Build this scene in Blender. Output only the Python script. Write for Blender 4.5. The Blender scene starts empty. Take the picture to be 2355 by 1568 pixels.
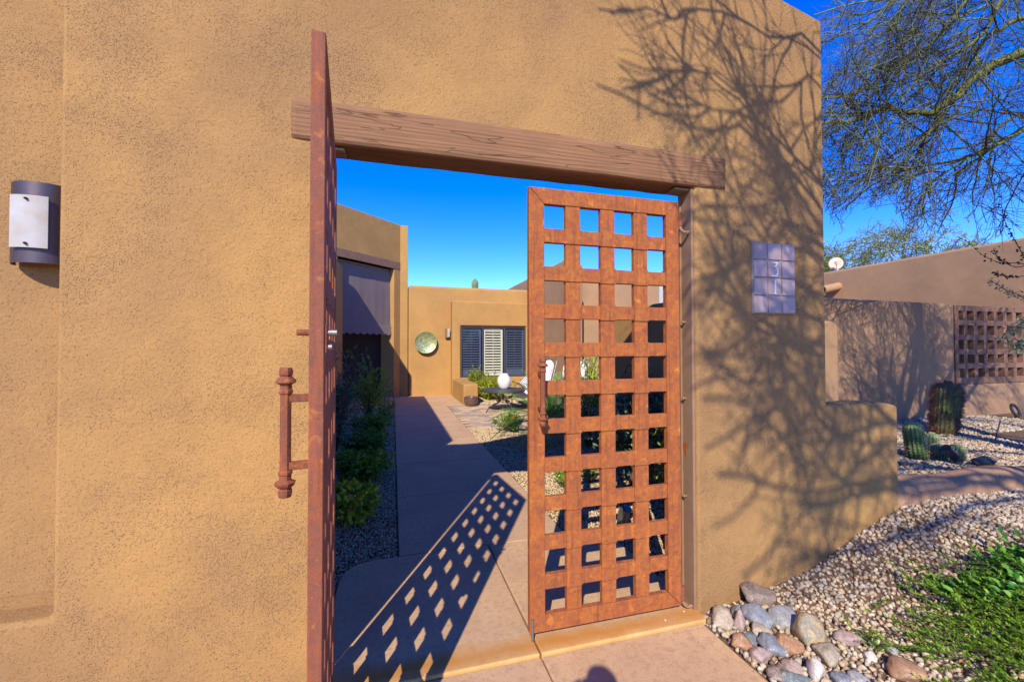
import bpy, bmesh, math, random
import numpy as np
from mathutils import Vector, Matrix, noise

random.seed(7)
RNG = np.random.default_rng(11)
scene = bpy.context.scene
COL = scene.collection
R = math.radians
V3 = lambda *a: np.array(a, float)

# ------------------------------------------------------------------ camera
CAMH = 1.47
yaw, pitch, roll = 0.272885, 0.017328, -0.0013774
F_ = np.array([math.sin(yaw) * math.cos(pitch), math.cos(yaw) * math.cos(pitch), math.sin(pitch)])
Rt = np.array([math.cos(yaw), -math.sin(yaw), 0.0])
Up = np.cross(Rt, F_)
R2 = Rt * math.cos(roll) + Up * math.sin(roll)
U2 = -Rt * math.sin(roll) + Up * math.cos(roll)
cd = bpy.data.cameras.new('camera')
cam = bpy.data.objects.new('camera', cd)
COL.objects.link(cam)
cam.matrix_world = Matrix([[R2[0], U2[0], -F_[0], 0], [R2[1], U2[1], -F_[1], 0],
                           [R2[2], U2[2], -F_[2], CAMH], [0, 0, 0, 1]])
cd.sensor_width = 36
cd.lens = 36 * 977.04 / 2354
cd.clip_start = 0.02
cd.clip_end = 2000
scene.camera = cam

# ------------------------------------------------------------------ light
SAZ, SEL = 27.2, 36.35           # light travels towards 27.2 deg right of +Y
SUN = V3(-math.sin(R(SAZ)) * math.cos(R(SEL)), -math.cos(R(SAZ)) * math.cos(R(SEL)), math.sin(R(SEL)))
ld = bpy.data.lights.new('sun', 'SUN')
ld.energy = 2.6
ld.angle = R(0.47)
ld.color = (1.0, 0.93, 0.77)
sun = bpy.data.objects.new('sun', ld)
COL.objects.link(sun)
sun.rotation_euler = Vector(SUN).to_track_quat('Z', 'Y').to_euler()
sun.location = (-3, -6, 9)

world = bpy.data.worlds.new('World')
scene.world = world
world.use_nodes = True
wn, wl = world.node_tree.nodes, world.node_tree.links
wn.clear()
sky = wn.new('ShaderNodeTexSky')
sky.sky_type = 'NISHITA'
sky.sun_disc = False
sky.sun_elevation = R(SEL)
sky.sun_rotation = R(180 + SAZ)
sky.altitude = 1800
sky.air_density = 1.0
sky.dust_density = 0.0
sky.ozone_density = 4.5
hsv = wn.new('ShaderNodeHueSaturation')
hsv.inputs['Saturation'].default_value = 1.36
hsv.inputs['Hue'].default_value = 0.526
hsv.inputs['Value'].default_value = 1.0
bg = wn.new('ShaderNodeBackground')
bg.inputs['Strength'].default_value = 0.15
wo = wn.new('ShaderNodeOutputWorld')
wl.new(sky.outputs[0], hsv.inputs['Color'])
wl.new(hsv.outputs[0], bg.inputs['Color'])
wl.new(bg.outputs[0], wo.inputs[0])
scene.view_settings.view_transform = 'Standard'
scene.view_settings.look = 'None'
scene.view_settings.exposure = 1.36
scene.view_settings.gamma = 1
scene.view_settings.use_curve_mapping = False


# ------------------------------------------------------------------ object helpers
def tag(o, label=None, cat=None, group=None, kind=None):
    if label: o['label'] = label
    if cat: o['category'] = cat
    if group: o['group'] = group
    if kind: o['kind'] = kind
    return o


def thing(name, loc, label, cat, group=None):
    o = bpy.data.objects.new(name, None)
    o.empty_display_size = 0.1
    o.location = tuple(loc)
    COL.objects.link(o)
    return tag(o, label, cat, group)


def wloc(o):
    p = V3(0, 0, 0)
    while o is not None:
        p = p + np.array(o.location)
        o = o.parent
    return p


def link(name, me, parent=None, loc=None):
    o = bpy.data.objects.new(name, me)
    COL.objects.link(o)
    if parent is not None:
        o.parent = parent
    if loc is not None:
        o.location = tuple(np.array(loc, float) - (wloc(parent) if parent is not None else 0))
    return o


class MB:
    """collects shapes in world coordinates, then links them as one mesh object"""
    def __init__(s):
        s.v, s.f, s.n, s.c = [], [], 0, []

    def add(s, v, f, c=None):
        v = np.asarray(v, float).reshape(-1, 3)
        s.v.append(v)
        s.f += [tuple(i + s.n for i in q) for q in f]
        s.n += len(v)
        if c is not None:
            s.c.append(np.full(len(v), c) if np.isscalar(c) else c)
        return s

    def box(s, a, b, M=None):
        x0, y0, z0 = a; x1, y1, z1 = b
        v = np.array([(x0, y0, z0), (x1, y0, z0), (x1, y1, z0), (x0, y1, z0), (x0, y0, z1), (x1, y0, z1), (x1, y1, z1), (x0, y1, z1)])
        if M is not None: v = np.array([M @ Vector(p) for p in v])
        return s.add(v, [(3, 2, 1, 0), (4, 5, 6, 7), (0, 1, 5, 4), (1, 2, 6, 5), (2, 3, 7, 6), (3, 0, 4, 7)])

    def prism(s, pts, axis, a, b):
        """polygon (2D, counter-clockwise) extruded along axis 'x','y','z' from a to b"""
        n = len(pts)
        def mk(t):
            return [{'x': (t, p[0], p[1]), 'y': (p[0], t, p[1]), 'z': (p[0], p[1], t)}[axis] for p in pts]
        return s.add(mk(a) + mk(b), [tuple(range(n))[::-1], tuple(range(n, 2 * n))] +
                     [(i, (i + 1) % n, n + (i + 1) % n, n + i) for i in range(n)])

    def tube(s, pts, rad, sides=8, cap=True, c=None):
        pts = np.asarray(pts, float); n = len(pts)
        rad = np.full(n, rad) if np.isscalar(rad) else np.asarray(rad, float)
        T = np.gradient(pts, axis=0); T /= np.linalg.norm(T, axis=1)[:, None] + 1e-9
        ref = V3(0, 0, 1) if abs(T[0][2]) < .9 else V3(1, 0, 0)
        A = np.cross(T[0], ref); A /= np.linalg.norm(A)
        vs = []
        for i in range(n):
            A = A - T[i] * (A @ T[i]); A /= np.linalg.norm(A) + 1e-9
            B = np.cross(T[i], A)
            for k in range(sides):
                t = 2 * math.pi * k / sides
                vs.append(pts[i] + rad[i] * (A * math.cos(t) + B * math.sin(t)))
        f = [(i * sides + k, i * sides + (k + 1) % sides, (i + 1) * sides + (k + 1) % sides, (i + 1) * sides + k)
             for i in range(n - 1) for k in range(sides)]
        if cap: f += [tuple(range(sides))[::-1], tuple(range((n - 1) * sides, n * sides))]
        return s.add(vs, f, c)

    def lathe(s, prof, c, seg=24, axis='z', squ=1.0):
        """profile of (radius, height) turned about a vertical axis through c"""
        vs = []
        for r_, h in prof:
            for k in range(seg):
                t = 2 * math.pi * k / seg
                p = (r_ * math.cos(t), r_ * math.sin(t) * squ, h)
                if axis == 'y': p = (p[0], p[2], p[1])
                if axis == 'x': p = (p[2], p[0], p[1])
                vs.append((c[0] + p[0], c[1] + p[1], c[2] + p[2]))
        n = len(prof)
        f = [(i * seg + k, i * seg + (k + 1) % seg, (i + 1) * seg + (k + 1) % seg, (i + 1) * seg + k)
             for i in range(n - 1) for k in range(seg)]
        f += [tuple(range(seg))[::-1], tuple(range((n - 1) * seg, n * seg))]
        return s.add(vs, f)

    def mesh(s, name, mat, origin=(0, 0, 0), smooth=False, matlist=None):
        v = np.concatenate(s.v) - np.array(origin)
        me = bpy.data.meshes.new(name)
        me.from_pydata(v.tolist(), [], s.f)
        if s.c:
            a = me.attributes.new('tint', 'FLOAT', 'POINT')
            a.data.foreach_set('value', np.concatenate(s.c).astype(np.float32))
        if mat: me.materials.append(mat)
        if smooth: me.polygons.foreach_set('use_smooth', [True] * len(me.polygons))
        me.update()
        return me

    def build(s, name, mat, parent=None, loc=None, smooth=False, bevel=0, seg=2, normals=True):
        o0 = np.array(loc, float) if loc is not None else (wloc(parent) if parent is not None else V3(0, 0, 0))
        me = s.mesh(name, mat, o0, smooth)
        if normals:
            bm = bmesh.new(); bm.from_mesh(me)
            bmesh.ops.recalc_face_normals(bm, faces=bm.faces)
            bm.to_mesh(me); bm.free()
        o = link(name, me, parent, o0)
        if bevel:
            m = o.modifiers.new('bevel', 'BEVEL')
            m.width = bevel; m.segments = seg; m.limit_method = 'ANGLE'; m.angle_limit = R(35)
            m.harden_normals = False
            if seg > 1:
                me.polygons.foreach_set('use_smooth', [True] * len(me.polygons))
                w = o.modifiers.new('wn', 'WEIGHTED_NORMAL'); w.keep_sharp = False
        return o


def raw(name, v, f, mat, parent=None, tint=None, origin=(0, 0, 0), smooth=False):
    """fast path: v (N,3) world, f (M,k) all same k"""
    me = bpy.data.meshes.new(name)
    v = np.asarray(v, np.float32) - np.array(origin, np.float32)
    f = np.asarray(f, np.int32)
    k = f.shape[1]
    me.vertices.add(len(v)); me.vertices.foreach_set('co', v.ravel())
    me.loops.add(f.size); me.loops.foreach_set('vertex_index', f.ravel())
    me.polygons.add(len(f))
    me.polygons.foreach_set('loop_start', np.arange(0, f.size, k, dtype=np.int32))
    me.polygons.foreach_set('loop_total', np.full(len(f), k, dtype=np.int32))
    if smooth: me.polygons.foreach_set('use_smooth', np.ones(len(f), bool))
    if tint is not None:
        a = me.attributes.new('tint', 'FLOAT', 'POINT')
        a.data.foreach_set('value', np.asarray(tint, np.float32))
    me.materials.append(mat)
    me.update(calc_edges=True)
    me.validate()
    return link(name, me, parent, origin)


# ------------------------------------------------------------------ materials
def _mat(name):
    m = bpy.data.materials.new(name); m.use_nodes = True
    nt = m.node_tree
    return m, nt, nt.nodes, nt.links, nt.nodes['Principled BSDF']


def N(nt, typ, **kw):
    n = nt.nodes.new(typ)
    for k, v in kw.items():
        if k in n.inputs: n.inputs[k].default_value = v
        else: setattr(n, k, v)
    return n


def noise_t(nt, vec, scale, detail=4, rough=.55, dist=0):
    n = N(nt, 'ShaderNodeTexNoise', Scale=scale, Detail=detail, Roughness=rough, Distortion=dist)
    nt.links.new(vec, n.inputs['Vector'])
    return n.outputs['Fac']


def ramp(nt, fac, stops, interp='LINEAR'):
    n = nt.nodes.new('ShaderNodeValToRGB')
    n.color_ramp.interpolation = interp
    e = n.color_ramp.elements
    while len(e) < len(stops): e.new(.5)
    for q, (p, c) in zip(e, stops):
        q.position = p
        q.color = (c, c, c, 1) if np.isscalar(c) else (*c, 1)
    nt.links.new(fac, n.inputs[0])
    return n.outputs[0]


def mixc(nt, fac, a, b, mode='MIX'):
    n = nt.nodes.new('ShaderNodeMix'); n.data_type = 'RGBA'; n.blend_type = mode
    for i, s in ((0, fac), (6, a), (7, b)):
        if hasattr(s, 'node'): nt.links.new(s, n.inputs[i])
        elif i == 0: n.inputs[0].default_value = s
        else: n.inputs[i].default_value = (*s, 1)
    return n.outputs[2]


def mth(nt, op, a, b=None, c=None, clamp=False):
    n = nt.nodes.new('ShaderNodeMath'); n.operation = op; n.use_clamp = clamp
    for i, s in enumerate((a, b, c)):
        if s is None: continue
        if hasattr(s, 'node'): nt.links.new(s, n.inputs[i])
        else: n.inputs[i].default_value = s
    return n.outputs[0]


def bump(nt, h, strength, dist, prev=None):
    n = N(nt, 'ShaderNodeBump', Strength=strength, Distance=dist)
    nt.links.new(h, n.inputs['Height'])
    if prev is not None: nt.links.new(prev, n.inputs['Normal'])
    return n.outputs[0]


def coord(nt, scale=None):
    o = nt.nodes.new('ShaderNodeTexCoord').outputs['Object']
    if scale is None: return o
    m = nt.nodes.new('ShaderNodeMapping'); m.inputs['Scale'].default_value = scale
    nt.links.new(o, m.inputs[0])
    return m.outputs[0]


def geo_pos(nt):
    return nt.nodes.new('ShaderNodeNewGeometry').outputs['Position']


def m_plain(name, col, rough=.6, metal=0, bscale=None, bstr=.2, var=None, spec=.4, bd=.002):
    m, nt, n, l, b = _mat(name)
    c = coord(nt)
    if var:
        f = noise_t(nt, c, var[0], 5, .6)
        l.new(ramp(nt, f, [(.3, var[1]), (.7, col)]), b.inputs['Base Color'])
    else: b.inputs['Base Color'].default_value = (*col, 1)
    b.inputs['Roughness'].default_value = rough
    b.inputs['Metallic'].default_value = metal
    b.inputs['Specular IOR Level'].default_value = spec
    if bscale: l.new(bump(nt, noise_t(nt, c, bscale, 4), bstr, bd), b.inputs['Normal'])
    return m


def m_stucco(name, light, dark, specks=0.0, fine=1.0):
    m, nt, n, l, b = _mat(name)
    c = geo_pos(nt)
    big = noise_t(nt, c, .75, 3, .55, .4)
    med = noise_t(nt, c, 5, 5, .6)
    col = mixc(nt, ramp(nt, big, [(.38, 0), (.62, 1)]), dark, light)
    col = mixc(nt, mth(nt, 'MULTIPLY', ramp(nt, noise_t(nt, c, 1.9, 5, .65, .6), [(.45, 0), (.68, 1)]), .35), col, tuple(x * .78 for x in dark))
    col = mixc(nt, mth(nt, 'MULTIPLY', ramp(nt, med, [(.3, 1), (.65, 0)]), .22), col, tuple(x * .72 for x in dark))
    gr = noise_t(nt, c, 170, 3, .6)
    h1 = noise_t(nt, c, 75, 6, .68, .35)
    nrm = bump(nt, h1, .95 * fine, .006)
    nrm = bump(nt, gr, .5 * fine, .0018, nrm)
    nrm = bump(nt, noise_t(nt, c, 11, 3, .5), .35, .010, nrm)
    nrm = bump(nt, noise_t(nt, c, 1.7, 2, .5), .35, .03, nrm)
    col = mixc(nt, ramp(nt, gr, [(.34, .16), (.5, 0)]), col, tuple(x * .45 for x in dark))
    if specks > 0:
        vo = N(nt, 'ShaderNodeTexVoronoi', Scale=205.0, Randomness=1.0); l.new(c, vo.inputs['Vector'])
        rnd = nt.nodes.new('ShaderNodeSeparateColor'); l.new(vo.outputs['Color'], rnd.inputs[0])
        mo = nt.nodes.new('ShaderNodeVectorMath'); mo.inputs[1].default_value = (5.3, .4, 2.1); l.new(c, mo.inputs[0])
        mask = noise_t(nt, mo.outputs[0], 2.0, 5, .66, .3)
        # a cell holds a pit when its random value falls under the local pit density
        dens = ramp(nt, mask, [(.32, .06), (.47, .20), (.64, .9)])
        on = mth(nt, 'LESS_THAN', rnd.outputs[0], dens)
        size = mth(nt, 'MULTIPLY_ADD', rnd.outputs[1], .30, .12)
        wob = mth(nt, 'MULTIPLY_ADD', noise_t(nt, c, 420, 2), .22, mth(nt, 'SUBTRACT', vo.outputs['Distance'], .11))
        d = mth(nt, 'SUBTRACT', size, wob)
        spot = mth(nt, 'MULTIPLY', mth(nt, 'MULTIPLY', d, 9, clamp=True), on)
        spot = mth(nt, 'MULTIPLY', spot, specks, clamp=True)
        # weathered, greyer render where the pits are dense
        col = mixc(nt, mth(nt, 'MULTIPLY', ramp(nt, mask, [(.50, 0), (.70, 1)]), .26), col, (.235, .150, .085))
        col = mixc(nt, mth(nt, 'MULTIPLY', spot, .62), col, (.050, .030, .020))
        nrm = bump(nt, mth(nt, 'SUBTRACT', 1.0, spot), .8, .004, nrm)
    l.new(col, b.inputs['Base Color']); l.new(nrm, b.inputs['Normal'])
    b.inputs['Roughness'].default_value = .92
    b.inputs['Specular IOR Level'].default_value = .15
    return m


def m_rust(name, a, o, d, sc=1.0, rough=.78):
    m, nt, n, l, b = _mat(name)
    c = geo_pos(nt)
    f1 = noise_t(nt, c, 7 * sc, 6, .68, .3); f2 = noise_t(nt, c, 42 * sc, 5, .7); f3 = noise_t(nt, c, 260, 3, .6)
    col = mixc(nt, ramp(nt, f1, [(.40, 0), (.66, 1)]), a, o)
    col = mixc(nt, ramp(nt, f2, [(.36, .7), (.60, 0)]), col, d)
    f4 = noise_t(nt, c, 21, 4, .6, .8)
    col = mixc(nt, ramp(nt, f4, [(.60, 0), (.72, .7)]), col, (.60, .22, .035))
    col = mixc(nt, ramp(nt, noise_t(nt, c, 13, 5, .7), [(.30, .5), (.45, 0)]), col, tuple(x * .8 for x in d))
    col = mixc(nt, ramp(nt, f3, [(.32, .45), (.5, 0)]), col, tuple(x * .4 for x in d))
    mp = nt.nodes.new('ShaderNodeMapping'); mp.inputs['Scale'].default_value = (34, 34, 2.2); l.new(c, mp.inputs[0])
    col = mixc(nt, ramp(nt, noise_t(nt, mp.outputs[0], 1, 4, .6), [(.34, .45), (.48, 0)]), col, tuple(x * .55 for x in d))
    col = mixc(nt, ramp(nt, noise_t(nt, mp.outputs[0], .8, 3, .6), [(.58, 0), (.72, .4)]), col, tuple(min(.6, x * 1.3) for x in o))
    l.new(col, b.inputs['Base Color'])
    nrm = bump(nt, f3, .5, .0012); nrm = bump(nt, f2, .4, .003, nrm)
    l.new(nrm, b.inputs['Normal'])
    b.inputs['Roughness'].default_value = rough
    b.inputs['Specular IOR Level'].default_value = .25
    return m


def m_concrete(name, base, dark, stain=False):
    m, nt, n, l, b = _mat(name)
    c = geo_pos(nt)
    big = noise_t(nt, c, 2.2, 5, .6, .3); med = noise_t(nt, c, 30, 5, .65); fin = noise_t(nt, c, 160, 3, .6)
    col = mixc(nt, ramp(nt, big, [(.35, 0), (.65, 1)]), dark, base)
    col = mixc(nt, ramp(nt, med, [(.34, .50), (.52, 0)]), col, tuple(x * .62 for x in dark))
    col = mixc(nt, ramp(nt, fin, [(.33, .5), (.47, 0)]), col, tuple(x * .5 for x in dark))
    oi = nt.nodes.new('ShaderNodeObjectInfo')
    col = mixc(nt, mth(nt, 'MULTIPLY', oi.outputs['Random'], .14), col, tuple(x * .7 for x in dark))
    if stain:      # rust washed off the gates along the threshold line
        s = nt.nodes.new('ShaderNodeSeparateXYZ'); l.new(c, s.inputs[0])
        wob = mth(nt, 'MULTIPLY_ADD', noise_t(nt, c, 6, 5, .6), .11, -.055)
        y = mth(nt, 'ADD', s.outputs['Y'], wob)
        band = mth(nt, 'SUBTRACT', 1.0, mth(nt, 'DIVIDE', mth(nt, 'ABSOLUTE', mth(nt, 'SUBTRACT', y, 2.030)), .095), clamp=True)
        patch = ramp(nt, noise_t(nt, c, 3.1, 4, .6), [(.30, .70), (.6, 1)])
        k = mth(nt, 'MULTIPLY', mth(nt, 'POWER', band, .7), patch, clamp=True)
        edge = mth(nt, 'SUBTRACT', 1.0, mth(nt, 'DIVIDE', mth(nt, 'SUBTRACT', y, 1.955), .05), clamp=True)
        col = mixc(nt, mth(nt, 'MULTIPLY', edge, .6), col, (.66, .43, .14))
        col = mixc(nt, mth(nt, 'MULTIPLY', k, .95), col, (.46, .185, .026))
    l.new(col, b.inputs['Base Color'])
    nrm = bump(nt, med, .35, .003); nrm = bump(nt, fin, .35, .0012, nrm)
    l.new(nrm, b.inputs['Normal'])
    b.inputs['Roughness'].default_value = .85
    b.inputs['Specular IOR Level'].default_value = .2
    return m


def m_tint(name, stops, rough=.6, trans=0.0, nscale=60, nstr=.3, mixn=.25, spec=.3):
    """colour from the per-piece 'tint' attribute"""
    m, nt, n, l, b = _mat(name)
    at = nt.nodes.new('ShaderNodeAttribute'); at.attribute_name = 'tint'
    c = coord(nt)
    f = mth(nt, 'ADD', at.outputs['Fac'], mth(nt, 'MULTIPLY_ADD', noise_t(nt, c, nscale, 3), mixn * 2, -mixn))
    col = ramp(nt, f, stops)
    l.new(col, b.inputs['Base Color'])
    b.inputs['Roughness'].default_value = rough
    b.inputs['Specular IOR Level'].default_value = spec
    if nstr: l.new(bump(nt, noise_t(nt, c, nscale * 3, 3), nstr, .004), b.inputs['Normal'])
    if trans:
        t = nt.nodes.new('ShaderNodeBsdfTranslucent'); l.new(col, t.inputs['Color'])
        mx = nt.nodes.new('ShaderNodeMixShader'); mx.inputs[0].default_value = trans
        l.new(b.outputs[0], mx.inputs[1]); l.new(t.outputs[0], mx.inputs[2])
        l.new(mx.outputs[0], n['Material Output'].inputs[0])
    return m


def m_random(name, stops, rough=.85, nscale=40, bstr=.4, mixn=.18):
    """colour differs from object to object that shares the mesh"""
    m, nt, n, l, b = _mat(name)
    oi = nt.nodes.new('ShaderNodeObjectInfo')
    c = geo_pos(nt)
    f = mth(nt, 'ADD', oi.outputs['Random'], mth(nt, 'MULTIPLY_ADD', noise_t(nt, c, nscale, 4), mixn * 2, -mixn))
    l.new(ramp(nt, f, stops), b.inputs['Base Color'])
    l.new(bump(nt, noise_t(nt, c, nscale * 3, 4), bstr, .003), b.inputs['Normal'])
    b.inputs['Roughness'].default_value = rough
    return m


def m_wood(name):
    m, nt, n, l, b = _mat(name)
    g = geo_pos(nt)
    mp = nt.nodes.new('ShaderNodeMapping'); mp.inputs['Scale'].default_value = (1.2, 60, 60); l.new(g, mp.inputs[0])
    mp2 = nt.nodes.new('ShaderNodeMapping'); mp2.inputs['Scale'].default_value = (.8, 12, 12); l.new(g, mp2.inputs[0])
    gr = noise_t(nt, mp.outputs[0], 3.0, 6, .65, .5)
    w = N(nt, 'ShaderNodeTexWave', Scale=1.3, Distortion=7.0, Detail=4.0); w.bands_direction = 'Z'; l.new(mp2.outputs[0], w.inputs['Vector'])
    ck = N(nt, 'ShaderNodeTexNoise', Scale=1.5, Detail=3.0, Distortion=.8); l.new(mp2.outputs[0], ck.inputs['Vector'])
    crack = ramp(nt, ck.outputs['Fac'], [(.489, 0), (.495, 1), (.501, 0)])
    big = noise_t(nt, g, 3, 4, .6)
    col = mixc(nt, ramp(nt, gr, [(.32, 0), (.62, 1)]), (.200, .095, .045), (.275, .138, .068))
    col = mixc(nt, ramp(nt, big, [(.35, .35), (.6, 0)]), col, (.16, .085, .048))
    col = mixc(nt, mth(nt, 'MULTIPLY', crack, .55), col, (.03, .015, .01))
    l.new(col, b.inputs['Base Color'])
    nrm = bump(nt, gr, .45, .002)
    nrm = bump(nt, w.outputs['Fac'], .35, .004, nrm)
    nrm = bump(nt, mth(nt, 'SUBTRACT', 1.0, crack), .8, .006, nrm)
    l.new(nrm, b.inputs['Normal'])
    b.inputs['Roughness'].default_value = .8
    b.inputs['Specular IOR Level'].default_value = .2
    return m


M = {}
M['stucco'] = m_stucco('stucco_gate_wall', (.445, .247, .086), (.325, .183, .077), 1.0)
M['stucco_plain'] = m_stucco('stucco_courtyard', (.460, .255, .082), (.405, .222, .076), 0, .7)
M['stucco_back'] = m_stucco('stucco_garden', (.370, .215, .118), (.315, .185, .104), 0, .9)
M['stucco_far'] = m_stucco('stucco_neighbour', (.42, .245, .125), (.36, .215, .115), 0, .7)
M['curb'] = m_stucco('stucco_curb', (.40, .225, .130), (.34, .19, .112), 0, .8)
M['rust'] = m_rust('rusted_steel', (.365, .100, .024), (.44, .140, .026), (.205, .066, .036))
M['rust_pale'] = m_rust('rusted_steel_smooth', (.245, .078, .044), (.30, .085, .028), (.170, .070, .052), .7)
M['rust_dark'] = m_rust('rusted_handle', (.225, .070, .034), (.33, .095, .028), (.13, .050, .040), 1.4)
M['post'] = m_plain('painted_steel', (.285, .165, .092), .55, 0, 90, .25, (14, (.235, .132, .076)), .35)
M['wood'] = m_wood('beam_wood')
M['concrete'] = m_concrete('concrete_path', (.59, .370, .200), (.49, .300, .168))
M['threshold'] = m_concrete('concrete_threshold', (.60, .378, .200), (.50, .308, .168), True)
M['paver'] = m_random('paver_clay', [(0, (.62, .44, .24)), (.3, (.44, .29, .18)), (.6, (.27, .21, .17)), (1, (.58, .37, .20))], .9, 22, .4, .08)
M['brick'] = m_random('screen_brick', [(0, (.21, .105, .062)), (.5, (.165, .082, .050)), (1, (.24, .122, .075))], .9, 30)
M['gravel'] = m_tint('gravel_stone', [(0, (.12, .08, .055)), (.14, (.30, .20, .12)), (.34, (.45, .34, .205)), (.55, (.49, .405, .285)),
                                     (.74, (.35, .305, .25)), (.86, (.46, .29, .16)), (1, (.60, .52, .41))], .85, 0, 90, .5, .20)
M['gravel_in'] = m_tint('gravel_courtyard', [(0, (.14, .09, .05)), (.2, (.40, .27, .13)), (.45, (.56, .42, .23)), (.7, (.60, .48, .30)),
                                          (.88, (.45, .26, .12)), (1, (.66, .56, .40))], .85, 0, 90, .5, .18)
M['soil'] = m_plain('soil', (.20, .125, .075), .95, 0, 25, .8, (30, (.10, .062, .040)), .1, .01)
M['ground'] = m_plain('desert_ground', (.34, .24, .15), .95, 0, 8, .6, (3, (.25, .17, .11)), .1, .02)
M['tile'] = m_random('glazed_tile', [(0, (.33, .215, .215)), (.5, (.41, .28, .27)), (1, (.30, .20, .20))], .38, 9, .25, .3)
M['grout'] = m_plain('grout', (.30, .28, .24), .9, 0, 60, .5)
M['numeral'] = m_plain('numeral_glaze', (.62, .74, .86), .35)
M['lamp_metal'] = m_plain('lamp_rust_metal', (.075, .066, .085), .42, .6, 40, .25, (16, (.105, .060, .050)), .5)
M['alabaster'] = m_plain('alabaster', (.44, .42, .385), .3, 0, None, 0, (9, (.36, .29, .22)), .5)
M['dark_metal'] = m_plain('dark_metal', (.045, .048, .055), .45, .5, 60, .15)
M['black_metal'] = m_plain('table_metal', (.06, .062, .07), .5, .3, 60, .15)
M['grey_metal'] = m_plain('galvanised', (.30, .28, .26), .45, .8, 50, .3)
M['shade'] = m_plain('shade_fabric', (.215, .165, .150), .9, 0, 400, .3, (2.5, (.18, .14, .13)), .1)
M['beam2'] = m_plain('painted_beam', (.26, .142, .085), .8, 0, 40, .4, (6, (.20, .11, .07)), .2)
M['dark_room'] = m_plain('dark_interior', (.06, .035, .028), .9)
M['frame'] = m_plain('window_frame', (.062, .060, .072), .45, .2)
M['blind'] = m_plain('white_blind', (.82, .78, .60), .5)
M['blind_dim'] = m_plain('screened_blind', (.42, .42, .42), .7)
M['white_glaze'] = m_plain('white_vase', (.80, .77, .74), .4, 0, 20, .2, (5, (.62, .58, .54)))
M['pot'] = m_plain('glazed_pot', (.075, .055, .055), .22, .1, None, 0, (22, (.18, .085, .055)), .6)
M['cushion'] = m_plain('cushion_cloth', (.78, .74, .68), .85, 0, 60, .3)
M['dish'] = m_plain('dish_paint', (.66, .40, .28), .5)
M['boulder'] = m_plain('boulder_rock', (.24, .16, .13), .9, 0, 18, .8, (7, (.085, .065, .060)), .2, .02)
M['hose'] = m_plain('teal_hose', (.01, .16, .15), .4)
M['skin'] = m_plain('skin', (.45, .26, .18), .6)
M['cloth'] = m_plain('shirt_cloth', (.10, .13, .22), .9, 0, 90, .3)
M['trouser'] = m_plain('trouser_cloth', (.05, .05, .06), .9)
M['hair'] = m_plain('hair', (.05, .03, .02), .7)
M['bark'] = m_tint('palo_verde_bark', [(0, (.060, .050, .030)), (.5, (.125, .130, .035)), (1, (.170, .175, .050))], .75, 0, 20, .5, .3)
M['twig'] = m_tint('palo_verde_twig', [(0, (.085, .055, .038)), (.45, (.10, .092, .050)), (.7, (.125, .150, .055)), (1, (.20, .26, .10))], .7, 0, 20, 0, .05)
LEAF = {}
def leafm(name, stops, tr=.28, rough=.45, spec=.4):
    LEAF[name] = m_tint('leaf_' + name, stops, rough, tr, 30, 0, .06, spec)
    return LEAF[name]
leafm('dark', [(0, (0.060, 0.115, 0.020)), (.6, (0.143, 0.252, 0.035)), (1, (0.333, 0.462, 0.057))])
leafm('blue', [(0, (0.076, 0.136, 0.081)), (.6, (0.189, 0.292, 0.155)), (1, (0.340, 0.456, 0.216))], .2, .35, .6)
leafm('mid', [(0, (0.121, 0.219, 0.022)), (.6, (0.324, 0.474, 0.042)), (1, (0.608, 0.693, 0.067))])
leafm('yellow', [(0, (.14, .20, .012)), (.5, (.34, .40, .020)), (.85, (.52, .50, .02)), (1, (.68, .52, .02))], .35)
leafm('thorn', [(0, (0.104, 0.224, 0.029)), (.5, (0.278, 0.447, 0.039)), (.85, (0.696, 0.650, 0.052)), (1, (0.700, 0.700, 0.052))])
leafm('fine', [(0, (.07, .16, .010)), (.5, (.16, .33, .015)), (1, (.34, .50, .04))], .4)
leafm('oval', [(0, (0.039, 0.138, 0.020)), (.5, (0.085, 0.275, 0.035)), (1, (0.260, 0.450, 0.060))], .3, .4)
leafm('sago', [(0, (0.058, 0.139, 0.026)), (.6, (0.130, 0.302, 0.050)), (1, (0.288, 0.504, 0.101))], .25, .35, .5)
leafm('silver', [(0, (.10, .15, .09)), (.6, (.17, .23, .14)), (1, (.28, .33, .20))], .3)
leafm('tree', [(0, (.12, .14, .030)), (.5, (.24, .27, .055)), (1, (.38, .38, .09))], .3)
leafm('cactus', [(0, (0.028, 0.049, 0.017)), (.5, (0.091, 0.154, 0.042)), (1, (0.168, 0.238, 0.084))], 0)
M['flower'] = m_plain('red_flower', (.55, .02, .05), .6)
M['yflower'] = m_plain('yellow_flower', (.75, .50, .03), .6)
M['spine'] = m_plain('cactus_spine', (.20, .07, .055), .7)
M['seed'] = m_plain('dry_seed_head', (.045, .03, .025), .9)
M['stem'] = m_plain('woody_stem', (.13, .085, .055), .9, 0, 60, .5)


def m_stripe():
    m, nt, n, l, b = _mat('striped_cloth')
    c = coord(nt)
    w = N(nt, 'ShaderNodeTexWave', Scale=8.0, Distortion=.0); w.bands_direction = 'Z'
    l.new(c, w.inputs['Vector'])
    l.new(ramp(nt, w.outputs['Fac'], [(.50, (.035, .05, .09)), (.56, (.78, .76, .72))]), b.inputs['Base Color'])
    b.inputs['Roughness'].default_value = .9
    return m
M['stripe'] = m_stripe()


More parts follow.
